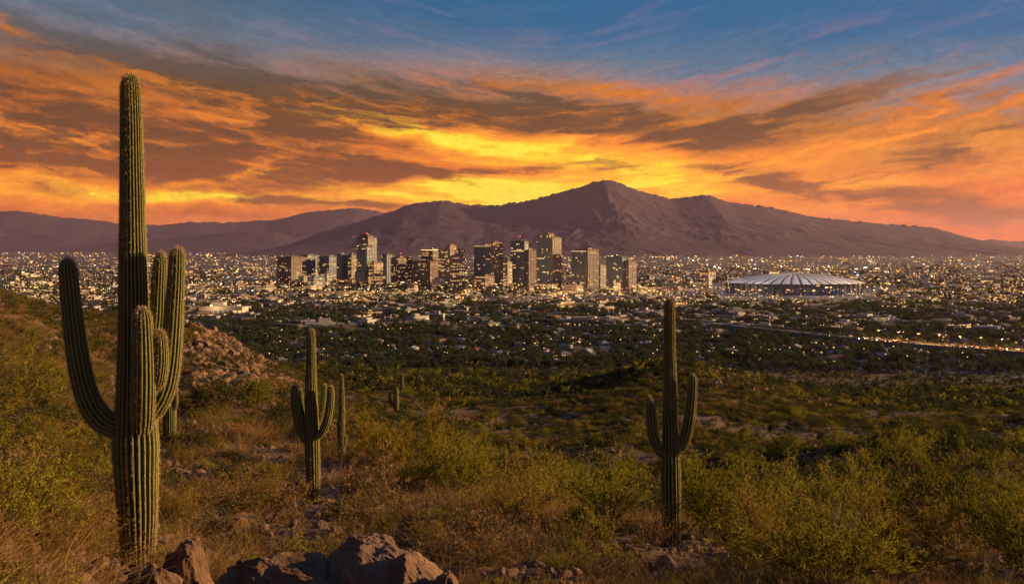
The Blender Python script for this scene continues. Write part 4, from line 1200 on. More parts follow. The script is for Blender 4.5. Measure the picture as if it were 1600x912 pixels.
CITY_MARKS = [('the tall blue glass tower', 570, 430), ('the dark rounded-top tower', 764, 430), ('the tallest tower', 858, 430), ('the east end tower', 973, 440), ('the domed stadium', 1240, 445), ('the red-brown slab', 450, 430), ('the brown gridded tower', 703, 430), ('the domed public building', 1106, 450), ('the curved-crown tower', 915, 435), ('the yellow lit far hall', 1545, 441), ('the long white lit depot', 350, 494), ('the golden arcade building', 515, 463), ('the tip of the two-armed saguaro', 1046, 475), ('the raised highway', 1500, 545), ('the long low arm of the tallest saguaro', 107, 440)]
used = []
while MIDS < 22:
    bx = rng.uniform(330, 1130); base = rng.uniform(432, 462)
    w = rng.uniform(14, 34); hgt = rng.uniform(6, 20) * (1.3 if 480 < bx < 780 else .8)
    if any(abs(bx - q) < 12 and abs(base - p) < 3 for q, p in used): continue
    used.append((bx, base)); MIDS += 1
    kind = ['cream', 'brown', 'grey', 'sand', 'white', 'navy'][int(rng.integers(6))]
    d_ = {'cream': 'cream', 'brown': 'red-brown', 'grey': 'grey concrete', 'sand': 'sandstone', 'white': 'white', 'navy': 'dark blue'}[kind]
    zone = 'west of the tall blue glass tower' if bx < 555 else ('between the tall blue glass tower and the tallest tower' if bx < 858 else 'east of the tallest tower')
    mid_rows.append((bx, base - hgt / 2, tower('%s mid-rise block %s' % (d_, zone), base, [(bx - w / 2, bx + w * rng.uniform(-.1, .2), bx + w / 2, base - hgt, kind, None)], theta=rng.uniform(25, 45), lit=rng.uniform(.2, .6), seed=100 + MIDS, name='apartment_block', cat='building', group='mid-rise blocks %s' % zone), d_))

single_out(mid_rows, CITY_MARKS, 'mid-rise block')
# ---- stadium
def build_stadium():
    D = row_dist(461.5); s = D / F
    Ry = 88 * s
    sc_ = (D + Ry) / F
    Rx = 102.5 * sc_
    z_eave, z_top = CZ - (443.0 - 388) * s, CZ - (427.0 - 388) * sc_
    root = link('domed_stadium', None, label='large round stadium with a pale ribbed dome roof', category='stadium')
    root.location = ((1240 - 800) * sc_, D + Ry, 0)
    th = np.linspace(0, 2 * math.pi, 97)[:-1]
    prof = [(1.0, -.5), (1.0, z_eave * .3), (.985, z_eave * .32), (.985, z_eave * .9), (1.0, z_eave * .9), (1.0, z_eave - 1.0)]
    v = np.array([[[Rx * k * math.cos(t), Ry * k * math.sin(t), z] for t in th] for k, z in prof]).reshape(-1, 3)
    link('wall', mesh_np('wall', v, grid_faces(len(prof), 96, True)), [WALLS['navy']], root)
    gl = []
    r_ = np.random.default_rng(5); V, Fq, mi = [], [], []
    for t in range(96):
        for lv in range(4):
            a, b_ = th[t] + .008, th[t] + 2 * math.pi / 96 - .008
            k = len(V) * 4; q = .993
            za = z_eave * (.34 + .14 * lv); zb = za + z_eave * .11
            V.append(np.array([[Rx * q * math.cos(a), Ry * q * math.sin(a), za], [Rx * q * math.cos(b_), Ry * q * math.sin(b_), za], [Rx * q * math.cos(b_), Ry * q * math.sin(b_), zb], [Rx * q * math.cos(a), Ry * q * math.sin(a), zb]]))
            Fq.append((k, k + 1, k + 2, k + 3)); mi.append(0 if r_.random() > .05 else int(r_.integers(1, 4)))
    g = mesh_np('window_pane', np.concatenate(V), np.array(Fq), mi)
    for m in (M_GLASS, M_WARM, M_WHITE, M_ORANGE): g.materials.append(m)
    link('window_pane', g, parent=root, kind='stuff')
    for k in range(48):
        t = 2 * math.pi * k / 48; c, n = math.cos(t), math.sin(t)
        col = boxes_mesh('column', [(np.array([Rx * 1.0 * c, Ry * 1.0 * n, -.4]) - np.array([-n, c, 0]) * .8, np.array([c, n, 0]) * 2.6, np.array([-n, c, 0]) * 1.6, z_eave - .4, 0, 0)], [WALLS['brown']]) if k >= 0 else None
        link('column', col, parent=root)
    M_P = [stucco('pale_roof_panel', (0.70, 0.66, 0.65)), stucco('bluish_light_roof_panel', (0.62, 0.63, 0.66)), stucco('pinkish_light_roof_panel', (0.68, 0.61, 0.60))]  # bluish and pinkish tints paint coloured light onto the panels
    M_RIB = stucco('roof_rib_metal', (0.22, 0.18, 0.22))
    n = 44; ks = np.linspace(1.035, .07, 12)
    zz = lambda k: z_eave + (z_top - z_eave) * (1 - np.clip(k, 0, 1.04) ** 2.15)
    for i in range(n):
        a0, a1 = 2 * math.pi * i / n, 2 * math.pi * (i + 1) / n
        g = .016
        a = np.linspace(a0 + g, a1 - g, 4)
        v = np.array([[[Rx * k * math.cos(t), Ry * k * math.sin(t), zz(k) + .5 * math.sin(math.pi * j / 3)] for j, t in enumerate(a)] for k in ks])
        bot = v.copy(); bot[..., 2] -= 1.2
        f = grid_faces(len(ks), 4)
        off = v.reshape(-1, 3).shape[0]
        side = [(j, j + 1, off + j + 1, off + j) for j in range(3)]
        me = mesh_np('roof_panel', np.vstack([v.reshape(-1, 3), bot.reshape(-1, 3)]), np.vstack([f[:, ::-1], f + off, np.array(side)]), smooth=True)
        link('roof_panel', me, [M_P[(0, 1, 0, 2, 1, 0, 2)[i % 7]]], root)
        pts = np.array([[Rx * k * math.cos(a0), Ry * k * math.sin(a0), zz(k) + .05] for k in ks])
        v1, f1 = strips(pts[None], np.array([.7]), r_)
        link('roof_rib', mesh_np('roof_rib', v1, f1), [M_RIB], root)
    t = np.linspace(0, 2 * math.pi, 33)[:-1]
    v = np.array([[[Rx * k * math.cos(q), Ry * k * math.sin(q), z_top + h] for q in t] for k, h in ((.08, -1.5), (.08, 1.6), (.05, 2.4), (.001, 2.8))]).reshape(-1, 3)
    link('roof_cap', mesh_np('roof_cap', v, grid_faces(4, 32, True)), [M_P[0]], root)
build_stadium()

# ---- low buildings
def low_proto(seed, wall, roof, lit):
    r_ = np.random.default_rng(seed)
    w, d, h = r_.uniform(28, 95), r_.uniform(20, 45), r_.uniform(5, 12)
    bx = [((-w / 2, -d / 2, -.4), (w, 0, 0), (0, d, 0), h, 0, 1)]
    if r_.random() < .6: bx.append(((-w * r_.uniform(.1, .4), -d * .2, h - .5), (w * .3, 0, 0), (0, d * .5, 0), r_.uniform(2.5, 6), 0, 1))
    for k in range(3): bx.append(((r_.uniform(-.4, .35) * w, r_.uniform(-.35, .3) * d, h - .1), (3, 0, 0), (0, 2.6, 0), 1.6, 3, 3))
    bx.append(((-w / 2 - .2, -d / 2 - .2, h - .9), (w + .4, 0, 0), (0, .35, 0), 1.6, 0, 0))
    me = boxes_mesh('low_building', bx, [])
    V, Fq, mi = [], [], []
    for fl in range(max(1, int(h / 4.2))):
        n = int(w / 5)
        for j in range(n):
            k = len(V) * 4; a, b_ = -w / 2 + w * (j + .15) / n, -w / 2 + w * (j + .85) / n
            z0 = .8 + fl * 4.0
            V.append(np.array([[a, -d / 2 - .25, z0], [b_, -d / 2 - .25, z0], [b_, -d / 2 - .25, z0 + 2.2], [a, -d / 2 - .25, z0 + 2.2]])); Fq.append((k, k + 1, k + 2, k + 3)); q = r_.random()
            mi.append(2 if q > lit else (4 if q < lit * .6 else 5))
    nv = len(me.vertices); co = np.empty(nv * 3, np.float32); me.vertices.foreach_get('co', co)
    fq = np.array([p.vertices[:] for p in me.polygons]); m0 = [p.material_index for p in me.polygons]
    me2 = mesh_np('low_building', np.vstack([co.reshape(-1, 3), np.concatenate(V)]), np.vstack([fq, np.array(Fq) + nv]), list(m0) + mi)
    for m in (WALLS[wall], WALLS[roof], M_GLASS, WALLS['grey'], M_WARM, M_WHITE): me2.materials.append(m)
    return me2
LOW = [('cream-walled', low_proto(1, 'cream', 'pale', .35)), ('white-roofed', low_proto(2, 'white', 'pale', .3)), ('grey', low_proto(3, 'grey', 'tar', .3)), ('brightly lit', low_proto(4, 'cream', 'pale', .95)),
       ('brown', low_proto(5, 'brown', 'tar', .4)), ('sandstone', low_proto(6, 'sand', 'pale', .4)), ('grey-roofed white', low_proto(7, 'white', 'tar', .5)), ('terracotta-roofed', low_proto(8, 'cream', 'terra', .4))]
low_rows = []
def place_low(px, py, k, s=1.0, rot=None, label=None):
    D = row_dist(py)
    nm, me = LOW[k]
    o = bpy.data.objects.new('low_building', me); COL.objects.link(o)
    o.location = ((px - 800) / F * D, D, 0); o.rotation_euler = (0, 0, (rng.normal(0, .25) if rot is None else rot)); o.scale = (s, s, s)
    zone = 'west of downtown' if px < 540 else ('in front of the downtown towers' if px < 1010 else ('round the stadium' if px < 1360 else 'east of the stadium'))
    o['label'] = label or '%s low building %s' % (nm, zone); o['category'] = 'building'
    if not label:
        low_rows.append((px, py, o, nm))
        o['group'] = '%s low buildings %s' % (nm, zone)
place_low(515, 463, 3, .9, .1, 'long golden lit arcade building west of the tall blue glass tower')
place_low(590, 467, 3, .55, .3, 'golden floodlit building with stepped roofs below the golden lit block')
place_low(575, 462, 3, .5, -.2, 'small golden lit building behind the floodlit stepped one')
place_low(868, 460, 3, .7, -.1, 'bright yellow lit warehouse under the tallest tower')
place_low(350, 494, 1, 1.5, .05, 'long white lit depot where the trees begin, right of the tallest saguaro')
place_low(1545, 441, 3, .9, .1, 'yellow lit hall far east of the stadium')
place_low(1010, 455, 3, .8, 0, 'yellow lit building at the foot of the easternmost dark tower')
place_low(430, 448, 3, .6, .2, 'golden lit building in front of the red-brown slab')
place_low(1100, 568, 1, .38, -.35, 'white lit building hard behind the rounded knoll')
place_low(1075, 566, 1, .26, .1, 'small white building behind the shaft of the two-armed saguaro')
place_low(1140, 577, 6, .26, -.4, 'small white building lower down the street behind the knoll')
for _ in range(285):
    py = 425 + 86 * rng.uniform() ** 0.9; px = rng.uniform(-20, 1620)
    if 1118 < px < 1362 and 440 < py < 476: continue
    place_low(px, py, int(rng.integers(len(LOW))), rng.uniform(.35, .95) * (0.7 if py > 480 else 1))
single_out(low_rows, [(m.replace('the long low arm of', 'the left arm of').replace('the tip of the', 'the'), a, b_) for m, a, b_ in CITY_MARKS], 'low building')
r9 = np.random.default_rng(99)
pyy = 388 + 8 + 120 * r9.uniform(size=3600) ** 1.25; pxx = r9.uniform(-420, 2020, 3600)
Dd = row_dist(pyy)
k = (fbm(pxx / 60, pyy / 5, 3, 5) > -.25) & ~((pxx > 1120) & (pxx < 1360) & (pyy > 436) & (pyy < 476))
P = np.column_stack([(pxx - 800) / F * Dd, Dd, Dd * 0])[k]
scatter('distant_buildings', 'the low roofs of the rest of the city', [m for _, m in LOW], P, r9.uniform(.25, .8, len(P)), 15, tilt=0.0)

# ---- houses among the trees
def house_proto(seed, wall, roof, lit):
    r_ = np.random.default_rng(seed)
    w, d, h, rh = r_.uniform(13, 19), r_.uniform(9, 12), 3.2, r_.uniform(1.4, 2.4)
    e = .7
    V = [(-w/2, -d/2, -.5), (w/2, -d/2, -.5), (w/2, d/2, -.5), (-w/2, d/2, -.5), (-w/2, -d/2, h), (w/2, -d/2, h), (w/2, d/2, h), (-w/2, d/2, h)]
    Q = [(0, 1, 5, 4), (1, 2, 6, 5), (2, 3, 7, 6), (3, 0, 4, 7)]; mi = [0] * 4
    k = len(V); hip = d * .45
    V += [(-w/2-e, -d/2-e, h-.1), (w/2+e, -d/2-e, h-.1), (w/2+e, d/2+e, h-.1), (-w/2-e, d/2+e, h-.1), (-w/2+hip, 0, h+rh), (w/2-hip, 0, h+rh)]
    Q += [(k, k+1, k+5, k+4), (k+2, k+3, k+4, k+5), (k+1, k+2, k+5, k+5), (k+3, k, k+4, k+4), (k+3, k+2, k+1, k)]; mi += [1] * 5
    for j in range(4):
        a = -w/2 + w * (j + .2) / 4; b_ = a + w * .13; k = len(V)
        V += [(a, -d/2-.05, .9), (b_, -d/2-.05, .9), (b_, -d/2-.05, 2.4), (a, -d/2-.05, 2.4)]; Q.append((k, k+1, k+2, k+3)); mi.append(3 if r_.random() < lit else 2)
    k = len(V); V += [(w*.22, -d/2-.06, 0), (w*.42, -d/2-.06, 0), (w*.42, -d/2-.06, 2.5), (w*.22, -d/2-.06, 2.5)]; Q.append((k, k+1, k+2, k+3)); mi.append(4)
    bm = bmesh.new(); vs = [bm.verts.new(p) for p in V]
    for q, m in zip(Q, mi):
        f = bm.faces.new([vs[i] for i in dict.fromkeys(q)]); f.material_index = m
    me = bpy.data.meshes.new('house'); bm.to_mesh(me); bm.free()
    for m in (WALLS[wall], WALLS[roof], M_GLASS, M_WARM, WALLS['white']): me.materials.append(m)
    return me
HOUSES = [('cream house with a terracotta hip roof', house_proto(1, 'cream', 'terra', .4)), ('white house with a pale roof', house_proto(2, 'white', 'pale', .3)), ('tan house with a grey roof', house_proto(3, 'sand', 'grey', .5)), ('white house with a dark roof', house_proto(4, 'white', 'tar', .5))]
def far_side(px): return 'below the left hill' if px < 480 else ('beyond the basin' if px < 1040 else 'beyond the rounded knoll')
house_pts = []
for _ in range(270):
    py = 500 + 72 * rng.uniform() ** 1.0; px = rng.uniform(280, 1620)
    D = row_dist(py); x = (px - 800) / F * D
    if any(abs(x - a) < 16 and abs(D - b_) < 16 for a, b_ in house_pts): continue
    house_pts.append((x, D))
    nm, me = HOUSES[int(rng.integers(4))]
    o = bpy.data.objects.new('house', me); COL.objects.link(o)
    o.location = (x, D, max(0.0, gz(x, D) if D < 930 else 0)); o.rotation_euler = (0, 0, int(rng.integers(4)) * math.pi / 2 * .5 + rng.normal(0, .2))
    o['label'] = '%s among the suburb trees %s' % (nm, far_side(px)); o['category'] = 'house'; o['group'] = '%ss %s' % (nm.split(' with')[0], far_side(px)) + (', ' + nm.split('with a ')[1])

hn = 1250
hd = np.sqrt(r9.uniform(880 ** 2, 1700 ** 2, hn)); hx = (r9.uniform(-420, 2020, hn) - 800) / F * hd
scatter('distant_houses', 'the remaining small house roofs among the trees', [m for _, m in HOUSES], np.column_stack([hx, hd, np.where(hd < 930, np.maximum(ground(hx, hd), 0), 0)]), r9.uniform(.8, 1.25, hn), 18, tilt=0.0)

# ---- trees of the suburbs
def tree_mesh(seed, m, n=260, palm=False, slim=False):
    r_ = np.random.default_rng(seed)
    trunk = np.array([[[0.02 * math.sin(k), 0.02 * math.cos(k * 2), .12 * k * (1.9 if palm else .75)] for k in range(5)]])
    V, Fc = strips(trunk, np.array([.022 if palm else .04]), r_)
    if palm:
        k = 26; A = r_.uniform(0, 6.28, k); u = np.linspace(0, 1, 4)
        el_ = r_.uniform(-.2, 1.2, k)
        pts = np.stack([np.cos(A)[:, None] * u * .3 * np.cos(el_)[:, None], np.sin(A)[:, None] * u * .3 * np.cos(el_)[:, None], .93 + u * .2 * np.sin(el_)[:, None] - u ** 2 * .16], 2)
        lv, lf = leaves(pts[:, 1], pts[:, 3] - pts[:, 1], .24, .035, r_); tone = r_.uniform(0, 1, k)
    else:
        limb = []
        for q in range(5):
            a = r_.uniform(0, 6.28); limb.append([[math.cos(a) * .3 * t, math.sin(a) * .3 * t, .28 + .45 * t] for t in np.linspace(0, 1, 5)])
        v2, f2 = strips(np.array(limb), np.full(5, .02), r_); Fc = np.vstack([Fc, f2 + len(V)]); V = np.vstack([V, v2])
        nc = 9; C = np.column_stack([r_.normal(0, .13 if slim else .22, (nc, 2)), r_.uniform(.38, .86, nc)]); rad = r_.uniform(.13, .24, nc) * (.8 if slim else 1)
        i = r_.integers(0, nc, n); dv = r_.normal(size=(n, 3)); dv /= np.linalg.norm(dv, axis=1)[:, None]
        Pp = C[i] + dv * rad[i][:, None] * r_.uniform(.5, 1.0, (n, 1)) * np.array([1.15, 1.15, .8])
        lv, lf = leaves(Pp, dv + r_.normal(0, .7, (n, 3)), .13, .045, r_); tone = np.clip(r_.normal(.5, .2, nc), 0, 1)[i]
    return data_mesh('tree', [(V, Fc, None, 0), (lv, lf, np.repeat(tone, 4), 1)], [M_TWIG, m]), data_mesh('trunk', [(V, Fc, None, 0)], [M_TWIG]), data_mesh('crown', [(lv, lf, np.repeat(tone, 4), 0)], [m])
TREES = [('round dark green tree', tree_mesh(1, M_TREE)), ('spreading dark green tree', tree_mesh(2, M_TREE)), ('grey green tree', tree_mesh(3, M_SAGE)), ('slim dark green tree', tree_mesh(4, M_TREE, slim=True)), ('round dark green tree', tree_mesh(6, M_TREE)), ('fan palm', tree_mesh(5, M_TREE, palm=True))]
cnt = 0
while cnt < 290:
    py = 520 + 56 * rng.uniform() ** .7; px = rng.uniform(300, 1620)
    D = row_dist(py); x = (px - 800) / F * D
    k = int(rng.integers(6)) if rng.random() < .6 else int(rng.integers(3))
    h = rng.uniform(6, 11) if k != 5 else rng.uniform(10, 14)
    o = link('palm_tree' if k == 5 else 'tree', None)
    for nm_, me_ in (('trunk', TREES[k][1][1]), ('crown', TREES[k][1][2])):
        c_ = bpy.data.objects.new(nm_, me_); COL.objects.link(c_); c_.parent = o
    wd = h * (1.15 if k in (0, 1, 2, 4) else .8)
    o.location = (x, D, max(0.0, gz(x, D) if D < 930 else 0) - .2); o.scale = (wd, wd, h); o.rotation_euler = (0, 0, rng.uniform(0, 6.28))
    o['label'] = '%s among suburb houses %s' % (TREES[k][0], far_side(px)); o['category'] = 'palm' if k == 5 else 'tree'; o['group'] = '%ss %s' % (TREES[k][0], far_side(px)); cnt += 1
r8 = np.random.default_rng(88)
n = 26600
Dd = np.sqrt(r8.uniform(780 ** 2, 1750 ** 2, n)); pxx = r8.uniform(-420, 2020, n)
x = (pxx - 800) / F * Dd
cl = fbm(x / 70, Dd / 70, 3, 61)
k = r8.uniform(size=n) < np.clip(.62 + .9 * cl, .05, 1) * (1 - .45 * smooth(1250, 1700, Dd))
P = np.column_stack([x, Dd, np.where(Dd < 930, np.maximum(ground(x, Dd), 0), 0) - .2])[k]
scatter('urban_forest', 'dark green trees filling the suburbs', [m[0] for _, m in TREES[:5]], P, r8.uniform(5.5, 11, len(P)), 16, tilt=.05)
n = 14000
Dd = 1500 * (5200 / 1500) ** r8.uniform(size=n); pxx = r8.uniform(-420, 2020, n); x = (pxx - 800) / F * Dd
k = r8.uniform(size=n) < np.clip(.42 + 1.5 * fbm(x / 190, Dd / 190, 3, 63), .0, 1)
k &= ~((pxx > 1120) & (pxx < 1360) & (Dd > 1780) & (Dd < 2500))
P = np.column_stack([x, Dd, Dd * 0 - .2])[k]
n4 = 3200
d4 = np.sqrt(r8.uniform(330 ** 2, 840 ** 2, n4)); x4 = (r8.uniform(250, 2020, n4) - 800) / F * d4
k4 = r8.uniform(size=n4) < np.clip(.1 + 1.3 * fbm(x4 / 50, d4 / 50, 3, 65) + .5 * smooth(500, 840, d4), 0, 1)
scatter('foothill_trees', 'scattered desert trees between the basin and the suburbs', [TREES[1][1][0], TREES[2][1][0], TREES[0][1][0]], np.column_stack([x4, d4, ground(x4, d4) - .1])[k4], r8.uniform(2.5, 5.5, int(k4.sum())), 19, tilt=.05)
scatter('street_trees', 'dark tree rows between the city buildings', [m[0] for _, m in TREES[:4]], P, r8.uniform(8, 13, len(P)), 17, tilt=.05)

# ---- highway on a bank at the right, with lamps and cars
def build_highway():
    a, b_ = pt(1150, 516.5, row_dist(516.5)), pt(1760, 571, row_dist(571))
    a.z = b_.z = 0.0
    mid = pt(1420, 545, row_dist(545)); mid.z = 0
    u = np.linspace(0, 1, 60)
    line = catmull([tuple(a), tuple(mid), tuple(b_)], 60)
    T = np.gradient(line, axis=0); T /= np.linalg.norm(T, axis=1)[:, None]; S = np.column_stack([T[:, 1], -T[:, 0], T[:, 2] * 0])
    H = 7.0
    prof = [(-26, -.4), (-15, H), (-14.6, H + .9), (-14.3, H + .9), (-14.2, H), (14.2, H), (14.3, H + .9), (14.6, H + .9), (15, H), (26, -.4)]
    v = np.stack([line + S * o + np.array([0, 0, z]) for o, z in prof], 1)
    M_ROAD = stucco('asphalt', (0.10, 0.095, 0.09))
    link('highway', mesh_np('highway', v.reshape(-1, 3), grid_faces(60, len(prof))[:, ::-1]), [M_ROAD], kind='structure', label='raised highway crossing the suburbs under orange lamps')
    W = []
    for off in (-10, -5, -.4, .4, 5, 10):
        st = range(0, 59) if abs(off) in (.4, 10) else range(0, 59, 2)
        for i in st:
            W.append([line[i] + S[i] * (off - .12), line[i] + S[i] * (off + .12), line[i + 1] + S[i + 1] * (off + .12), line[i + 1] + S[i + 1] * (off - .12)])
    W = np.array(W); W[..., 2] += H + .02
    link('lane_marking', mesh_np('lane_marking', W.reshape(-1, 3), np.arange(len(W) * 4).reshape(-1, 4)), [WALLS['white']], kind='structure', label='white lane lines on the raised highway')
    hw = line, T, S, H
    return hw
HW = build_highway()
def lamp_mesh(h, m, two=False, head=.55):
    r_ = np.random.default_rng(1)
    arm = 2.4
    paths = [np.array([[0, 0, h * t] for t in np.linspace(0, 1, 4)])]
    for sgn in ((1, -1) if two else (1,)):
        paths.append(np.array([[0, 0, h - .4], [sgn * arm * .4, 0, h + .1], [sgn * arm * .75, 0, h + .25], [sgn * arm, 0, h + .25]]))
    v, f = strips(np.array(paths), np.array([.12] + [.07] * (len(paths) - 1)), r_)
    k = len(v); iv, if_ = ico(1)
    vs, fs = [v], [f]
    fl = []
    for sgn in ((1, -1) if two else (1,)):
        fl.append(if_ + k); vs.append(iv * head * np.array([1.2, .8, .55]) + np.array([sgn * arm, 0, h])); k += len(iv)
    me = mesh_np('street_lamp', np.vstack(vs), [f, np.vstack(fl)], [0] * len(f) + [1] * sum(len(q) for q in fl))
    me.materials.append(M_STEEL); me.materials.append(m)
    return me
LAMP_HW = lamp_mesh(11, M_LAMP, True, .45); LAMP_ST = lamp_mesh(8, M_LAMP, False, .48); LAMP_WH = lamp_mesh(9, M_LAMPW, False, .38)
line, T, S, H = HW
for i in range(4, 59, 3):
    o = bpy.data.objects.new('highway_lamp', LAMP_HW); COL.objects.link(o)
    o.location = tuple(line[i] + np.array([0, 0, H])); o.rotation_euler = (0, 0, math.atan2(S[i][1], S[i][0]))
    o['label'] = 'double-headed orange lamp on the raised highway'; o['category'] = 'street lamp'; o['group'] = 'lamps along the raised highway'
    if i > 24:
        ld = bpy.data.lights.new('lamp_light', 'POINT'); ld.energy = 13000; ld.color = (1, .45, .12); ld.shadow_soft_size = .5
        lo = bpy.data.objects.new('lamp_light', ld); COL.objects.link(lo); lo.parent = o; lo.location = (0, 0, 10.2)
# cars
def car_parts(col):
    r_ = np.random.default_rng(3)
    body = flat_mat('car_paint', col, .3)
    prof = [(-2.2, .35), (-2.25, .75), (-1.9, .9), (-1.3, .98), (-.8, 1.42), (.6, 1.45), (1.25, 1.0), (2.1, .86), (2.25, .6), (2.2, .35)]
    V, Q = [], []
    for y in (-.88, .88): V += [(x, y * (.86 if z > 1.2 else 1), z) for x, z in prof]
    n = len(prof)
    bm = bmesh.new(); vs = [bm.verts.new(p) for p in V]
    for i in range(n):
        j = (i + 1) % n; f = bm.faces.new((vs[i], vs[j], vs[n + j], vs[n + i])); f.material_index = 1 if i in (3, 5) else 0
    bm.faces.new(vs[:n][::-1]); bm.faces.new(vs[n:])
    me = bpy.data.meshes.new('body'); bm.to_mesh(me); bm.free(); me.materials.append(body); me.materials.append(M_GLASS)
    return me
def wheel_mesh():
    bm = bmesh.new(); bmesh.ops.create_cone(bm, cap_ends=True, segments=14, radius1=.34, radius2=.34, depth=.24, matrix=Matrix.Rotation(R(90), 4, 'X'))
    me = bpy.data.meshes.new('wheel'); bm.to_mesh(me); bm.free(); me.materials.append(M_STEEL); return me
CARS = [('silver', car_parts((.45, .45, .46))), ('white', car_parts((.7, .7, .7))), ('dark', car_parts((.03, .03, .04))), ('red', car_parts((.35, .03, .02)))]
WHEEL = wheel_mesh()
HEADL = boxes_mesh('headlight', [((0, -.16, -.1), (.08, 0, 0), (0, .32, 0), .2, 0, 0)], [glow_mat('headlight_glow', (1, .9, .7), 30.0)])
TAILL = boxes_mesh('tail_light', [((0, -.2, -.08), (.08, 0, 0), (0, .4, 0), .16, 0, 0)], [glow_mat('tail_glow', (1, .06, .02), 12.0)])
for c_ in range(34):
    i = int(rng.integers(18, 57)); lane = [-12.3, -7.5, -2.8, 2.8, 7.5, 12.3][int(rng.integers(6))]
    nm, me = CARS[int(rng.integers(4))]
    root = link('car', None, label='%s car with its lights on, driving along the raised highway' % nm, category='car', group='%s cars on the highway' % nm)
    root.location = tuple(line[i] + S[i] * lane + T[i] * rng.uniform(-4, 4) + np.array([0, 0, H + .02]))
    root.rotation_euler = (0, 0, math.atan2(T[i][1], T[i][0]) + (math.pi if lane < 0 else 0))
    for m_, nm_, locs in ((me, 'body', [(0, 0, 0)]), (WHEEL, 'wheel', [(1.4, .8, .34), (1.4, -.8, .34), (-1.35, .8, .34), (-1.35, -.8, .34)]), (HEADL, 'headlight', [(2.2, .6, .68), (2.2, -.6, .68)]), (TAILL, 'tail_light', [(-2.3, .62, .78), (-2.3, -.62, .78)])):
        for lc in locs:
            o = bpy.data.objects.new(nm_, m_); COL.objects.link(o); o.parent = root; o.location = lc

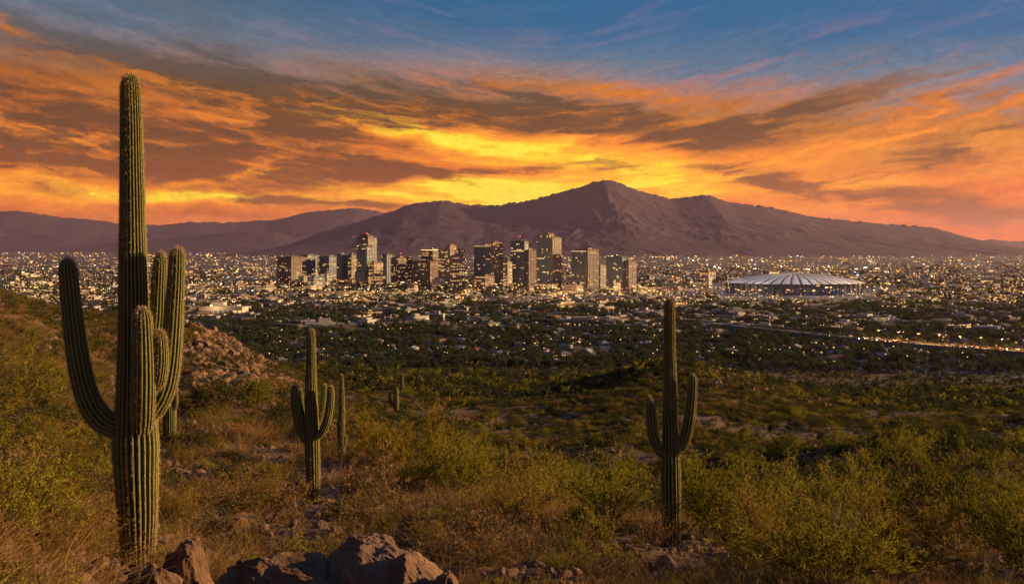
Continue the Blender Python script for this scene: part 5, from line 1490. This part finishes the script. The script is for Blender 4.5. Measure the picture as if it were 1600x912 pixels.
# ---- street lamps one could count, then the sea of lights
for q in range(260):
    py = 470 + 104 * rng.uniform() ** 1.1; px = rng.uniform(240, 1620)
    D = row_dist(py); x = (px - 800) / F * D
    o = bpy.data.objects.new('street_lamp', LAMP_WH if rng.random() < .3 else LAMP_ST); COL.objects.link(o)
    zz_ = max(0.0, gz(x, D) if D < 930 else 0)
    o.location = (x, D, zz_); o.rotation_euler = (0, 0, rng.uniform(0, 6.28)); o.scale = (rng.uniform(.6, 1.3),) * 3
    o['label'] = 'lit street lamp in the suburbs %s' % far_side(px); o['category'] = 'street lamp'; o['group'] = 'street lamps %s' % far_side(px)
def sea_of_lights():
    r_ = np.random.default_rng(404)
    n = 24000
    py = 388 + 5.2 + 92 * r_.uniform(size=n) ** 1.15; px = r_.uniform(-420, 2020, n)
    D = row_dist(py)
    # gather along streets
    x = (px - 800) / F * D
    ave = r_.uniform(size=n)                       # most lamps stand along the street grid
    D = np.where((ave < .38) & (D < 9000), np.round(D / 165) * 165 + 82.5 + r_.normal(0, 5, n), D)
    x = np.where((ave > .38) & (ave < .7) & (D < 9000), np.round(x / 210) * 210 + 105 + r_.normal(0, 5, n), x)
    cl = fbm(px / 45, py / 3.2, 4, 19)
    k = r_.uniform(size=n) < np.clip(.55 + 1.1 * cl, .06, 1)
    x, D = x[k], D[k]; n = len(x)
    s = D / F
    rad = s * np.clip(r_.lognormal(-.72, .36, n), .27, 1.05)
    z = r_.uniform(9, 17, n) + (D > 6000) * 4
    ov = np.array([[1, 0, 0], [-1, 0, 0], [0, 1, 0], [0, -1, 0], [0, 0, .8], [0, 0, -.8]])
    of = np.array([[0, 2, 4], [2, 1, 4], [1, 3, 4], [3, 0, 4], [2, 0, 5], [1, 2, 5], [3, 1, 5], [0, 3, 5]])
    wide = np.where(r_.uniform(size=n) < .12, r_.uniform(2, 4.5, n), 1.0)
    sc = np.column_stack([rad * wide, rad, rad])
    v = (np.column_stack([x, D, z])[:, None] + ov[None] * sc[:, None]).reshape(-1, 3)
    f = (np.arange(n)[:, None, None] * 6 + of[None]).reshape(-1, 3)
    me = mesh_np('city_lights', v, f)
    hue = r_.uniform(size=n); power = np.clip(r_.lognormal(.10, .55, n), .32, 3.6)
    a = me.attributes.new('glow', 'FLOAT_COLOR', 'POINT')
    c = np.where((hue < .55)[:, None], [1.0, .50, .13], np.where((hue < .82)[:, None], [1.0, .38, .09], np.where((hue < .96)[:, None], [1.0, .78, .48], [.75, .9, 1.0])))
    c = np.column_stack([c * power[:, None], np.ones(n)])
    a.data.foreach_set('color', np.repeat(c, 6, 0).astype(np.float32).ravel())
    m = bpy.data.materials.new('city_lamp_glow'); m.use_nodes = True
    t = NT(m.node_tree); t.t.nodes.clear()
    at = t.n('ShaderNodeAttribute', attribute_name='glow'); e = t.n('ShaderNodeEmission'); o = t.n('ShaderNodeOutputMaterial')
    t.put(e.inputs[0], at.outputs['Color']); e.inputs[1].default_value = 1.0; t.put(o.inputs[0], e.outputs[0])
    try: m.cycles.emission_sampling = 'NONE'
    except Exception: pass
    link('city_lights', me, [m], kind='stuff', label='thousands of warm city lights spread over the valley')
sea_of_lights()

# ---- masts added to brighten the stadium roof, city ground and facades
FILL_MAST = lamp_mesh(30, M_LAMPW, True, 1.1)
def add_fill_mast(x, y, h, watts, colr, label, group):
    o = bpy.data.objects.new('added_light_mast', FILL_MAST); COL.objects.link(o)
    o.location = (x, y, 0); o.scale = (1, 1, h / 30.0); o.rotation_euler = (0, 0, rng.uniform(0, 3))
    o['label'] = label; o['category'] = 'light mast'; o['group'] = group
    ld = bpy.data.lights.new('lamp_light', 'POINT'); ld.energy = watts; ld.color = colr; ld.shadow_soft_size = 1.5
    lo = bpy.data.objects.new('lamp_light', ld); COL.objects.link(lo); lo.parent = o; lo.location = (0, 0, 31.5)
sd = row_dist(461.5); ss = sd / F
for i in range(10):
    q = 2 * math.pi * (i + .35) / 10
    sq = (sd + 88 * ss) / F
    add_fill_mast(440 * sq + math.cos(q) * 124 * sq, sd + 88 * ss + math.sin(q) * 110 * ss, 62, 42000, (1, .86, .78), 'tall white light mast added round the domed stadium', 'added light masts round the stadium')
for px, py in ((515, 466), (540, 462), (590, 470), (575, 466), (610, 460), (640, 458), (690, 462), (735, 458), (775, 456), (810, 458), (850, 464), (880, 462), (905, 466), (960, 462), (1000, 460), (1020, 456), (1080, 452), (1110, 462),
               (430, 452), (400, 446), (470, 455), (365, 490), (330, 497), (700, 480), (880, 484), (1060, 482), (1180, 484), (1300, 480), (1420, 478), (1460, 486), (1530, 446), (1560, 470), (1600, 448), (1390, 456), (240, 448), (300, 452), (70, 452), (140, 462)):
    d_ = row_dist(py)
    add_fill_mast((px - 800) / F * d_, d_, 20, 42000 * (d_ / 2000) ** 2, (1, .62, .26), 'added amber light mast in a lit quarter %s' % ('west of downtown' if px < 540 else 'round downtown' if px < 1010 else 'east of downtown'), 'added amber masts %s' % ('west' if px < 540 else 'downtown' if px < 1010 else 'east'))
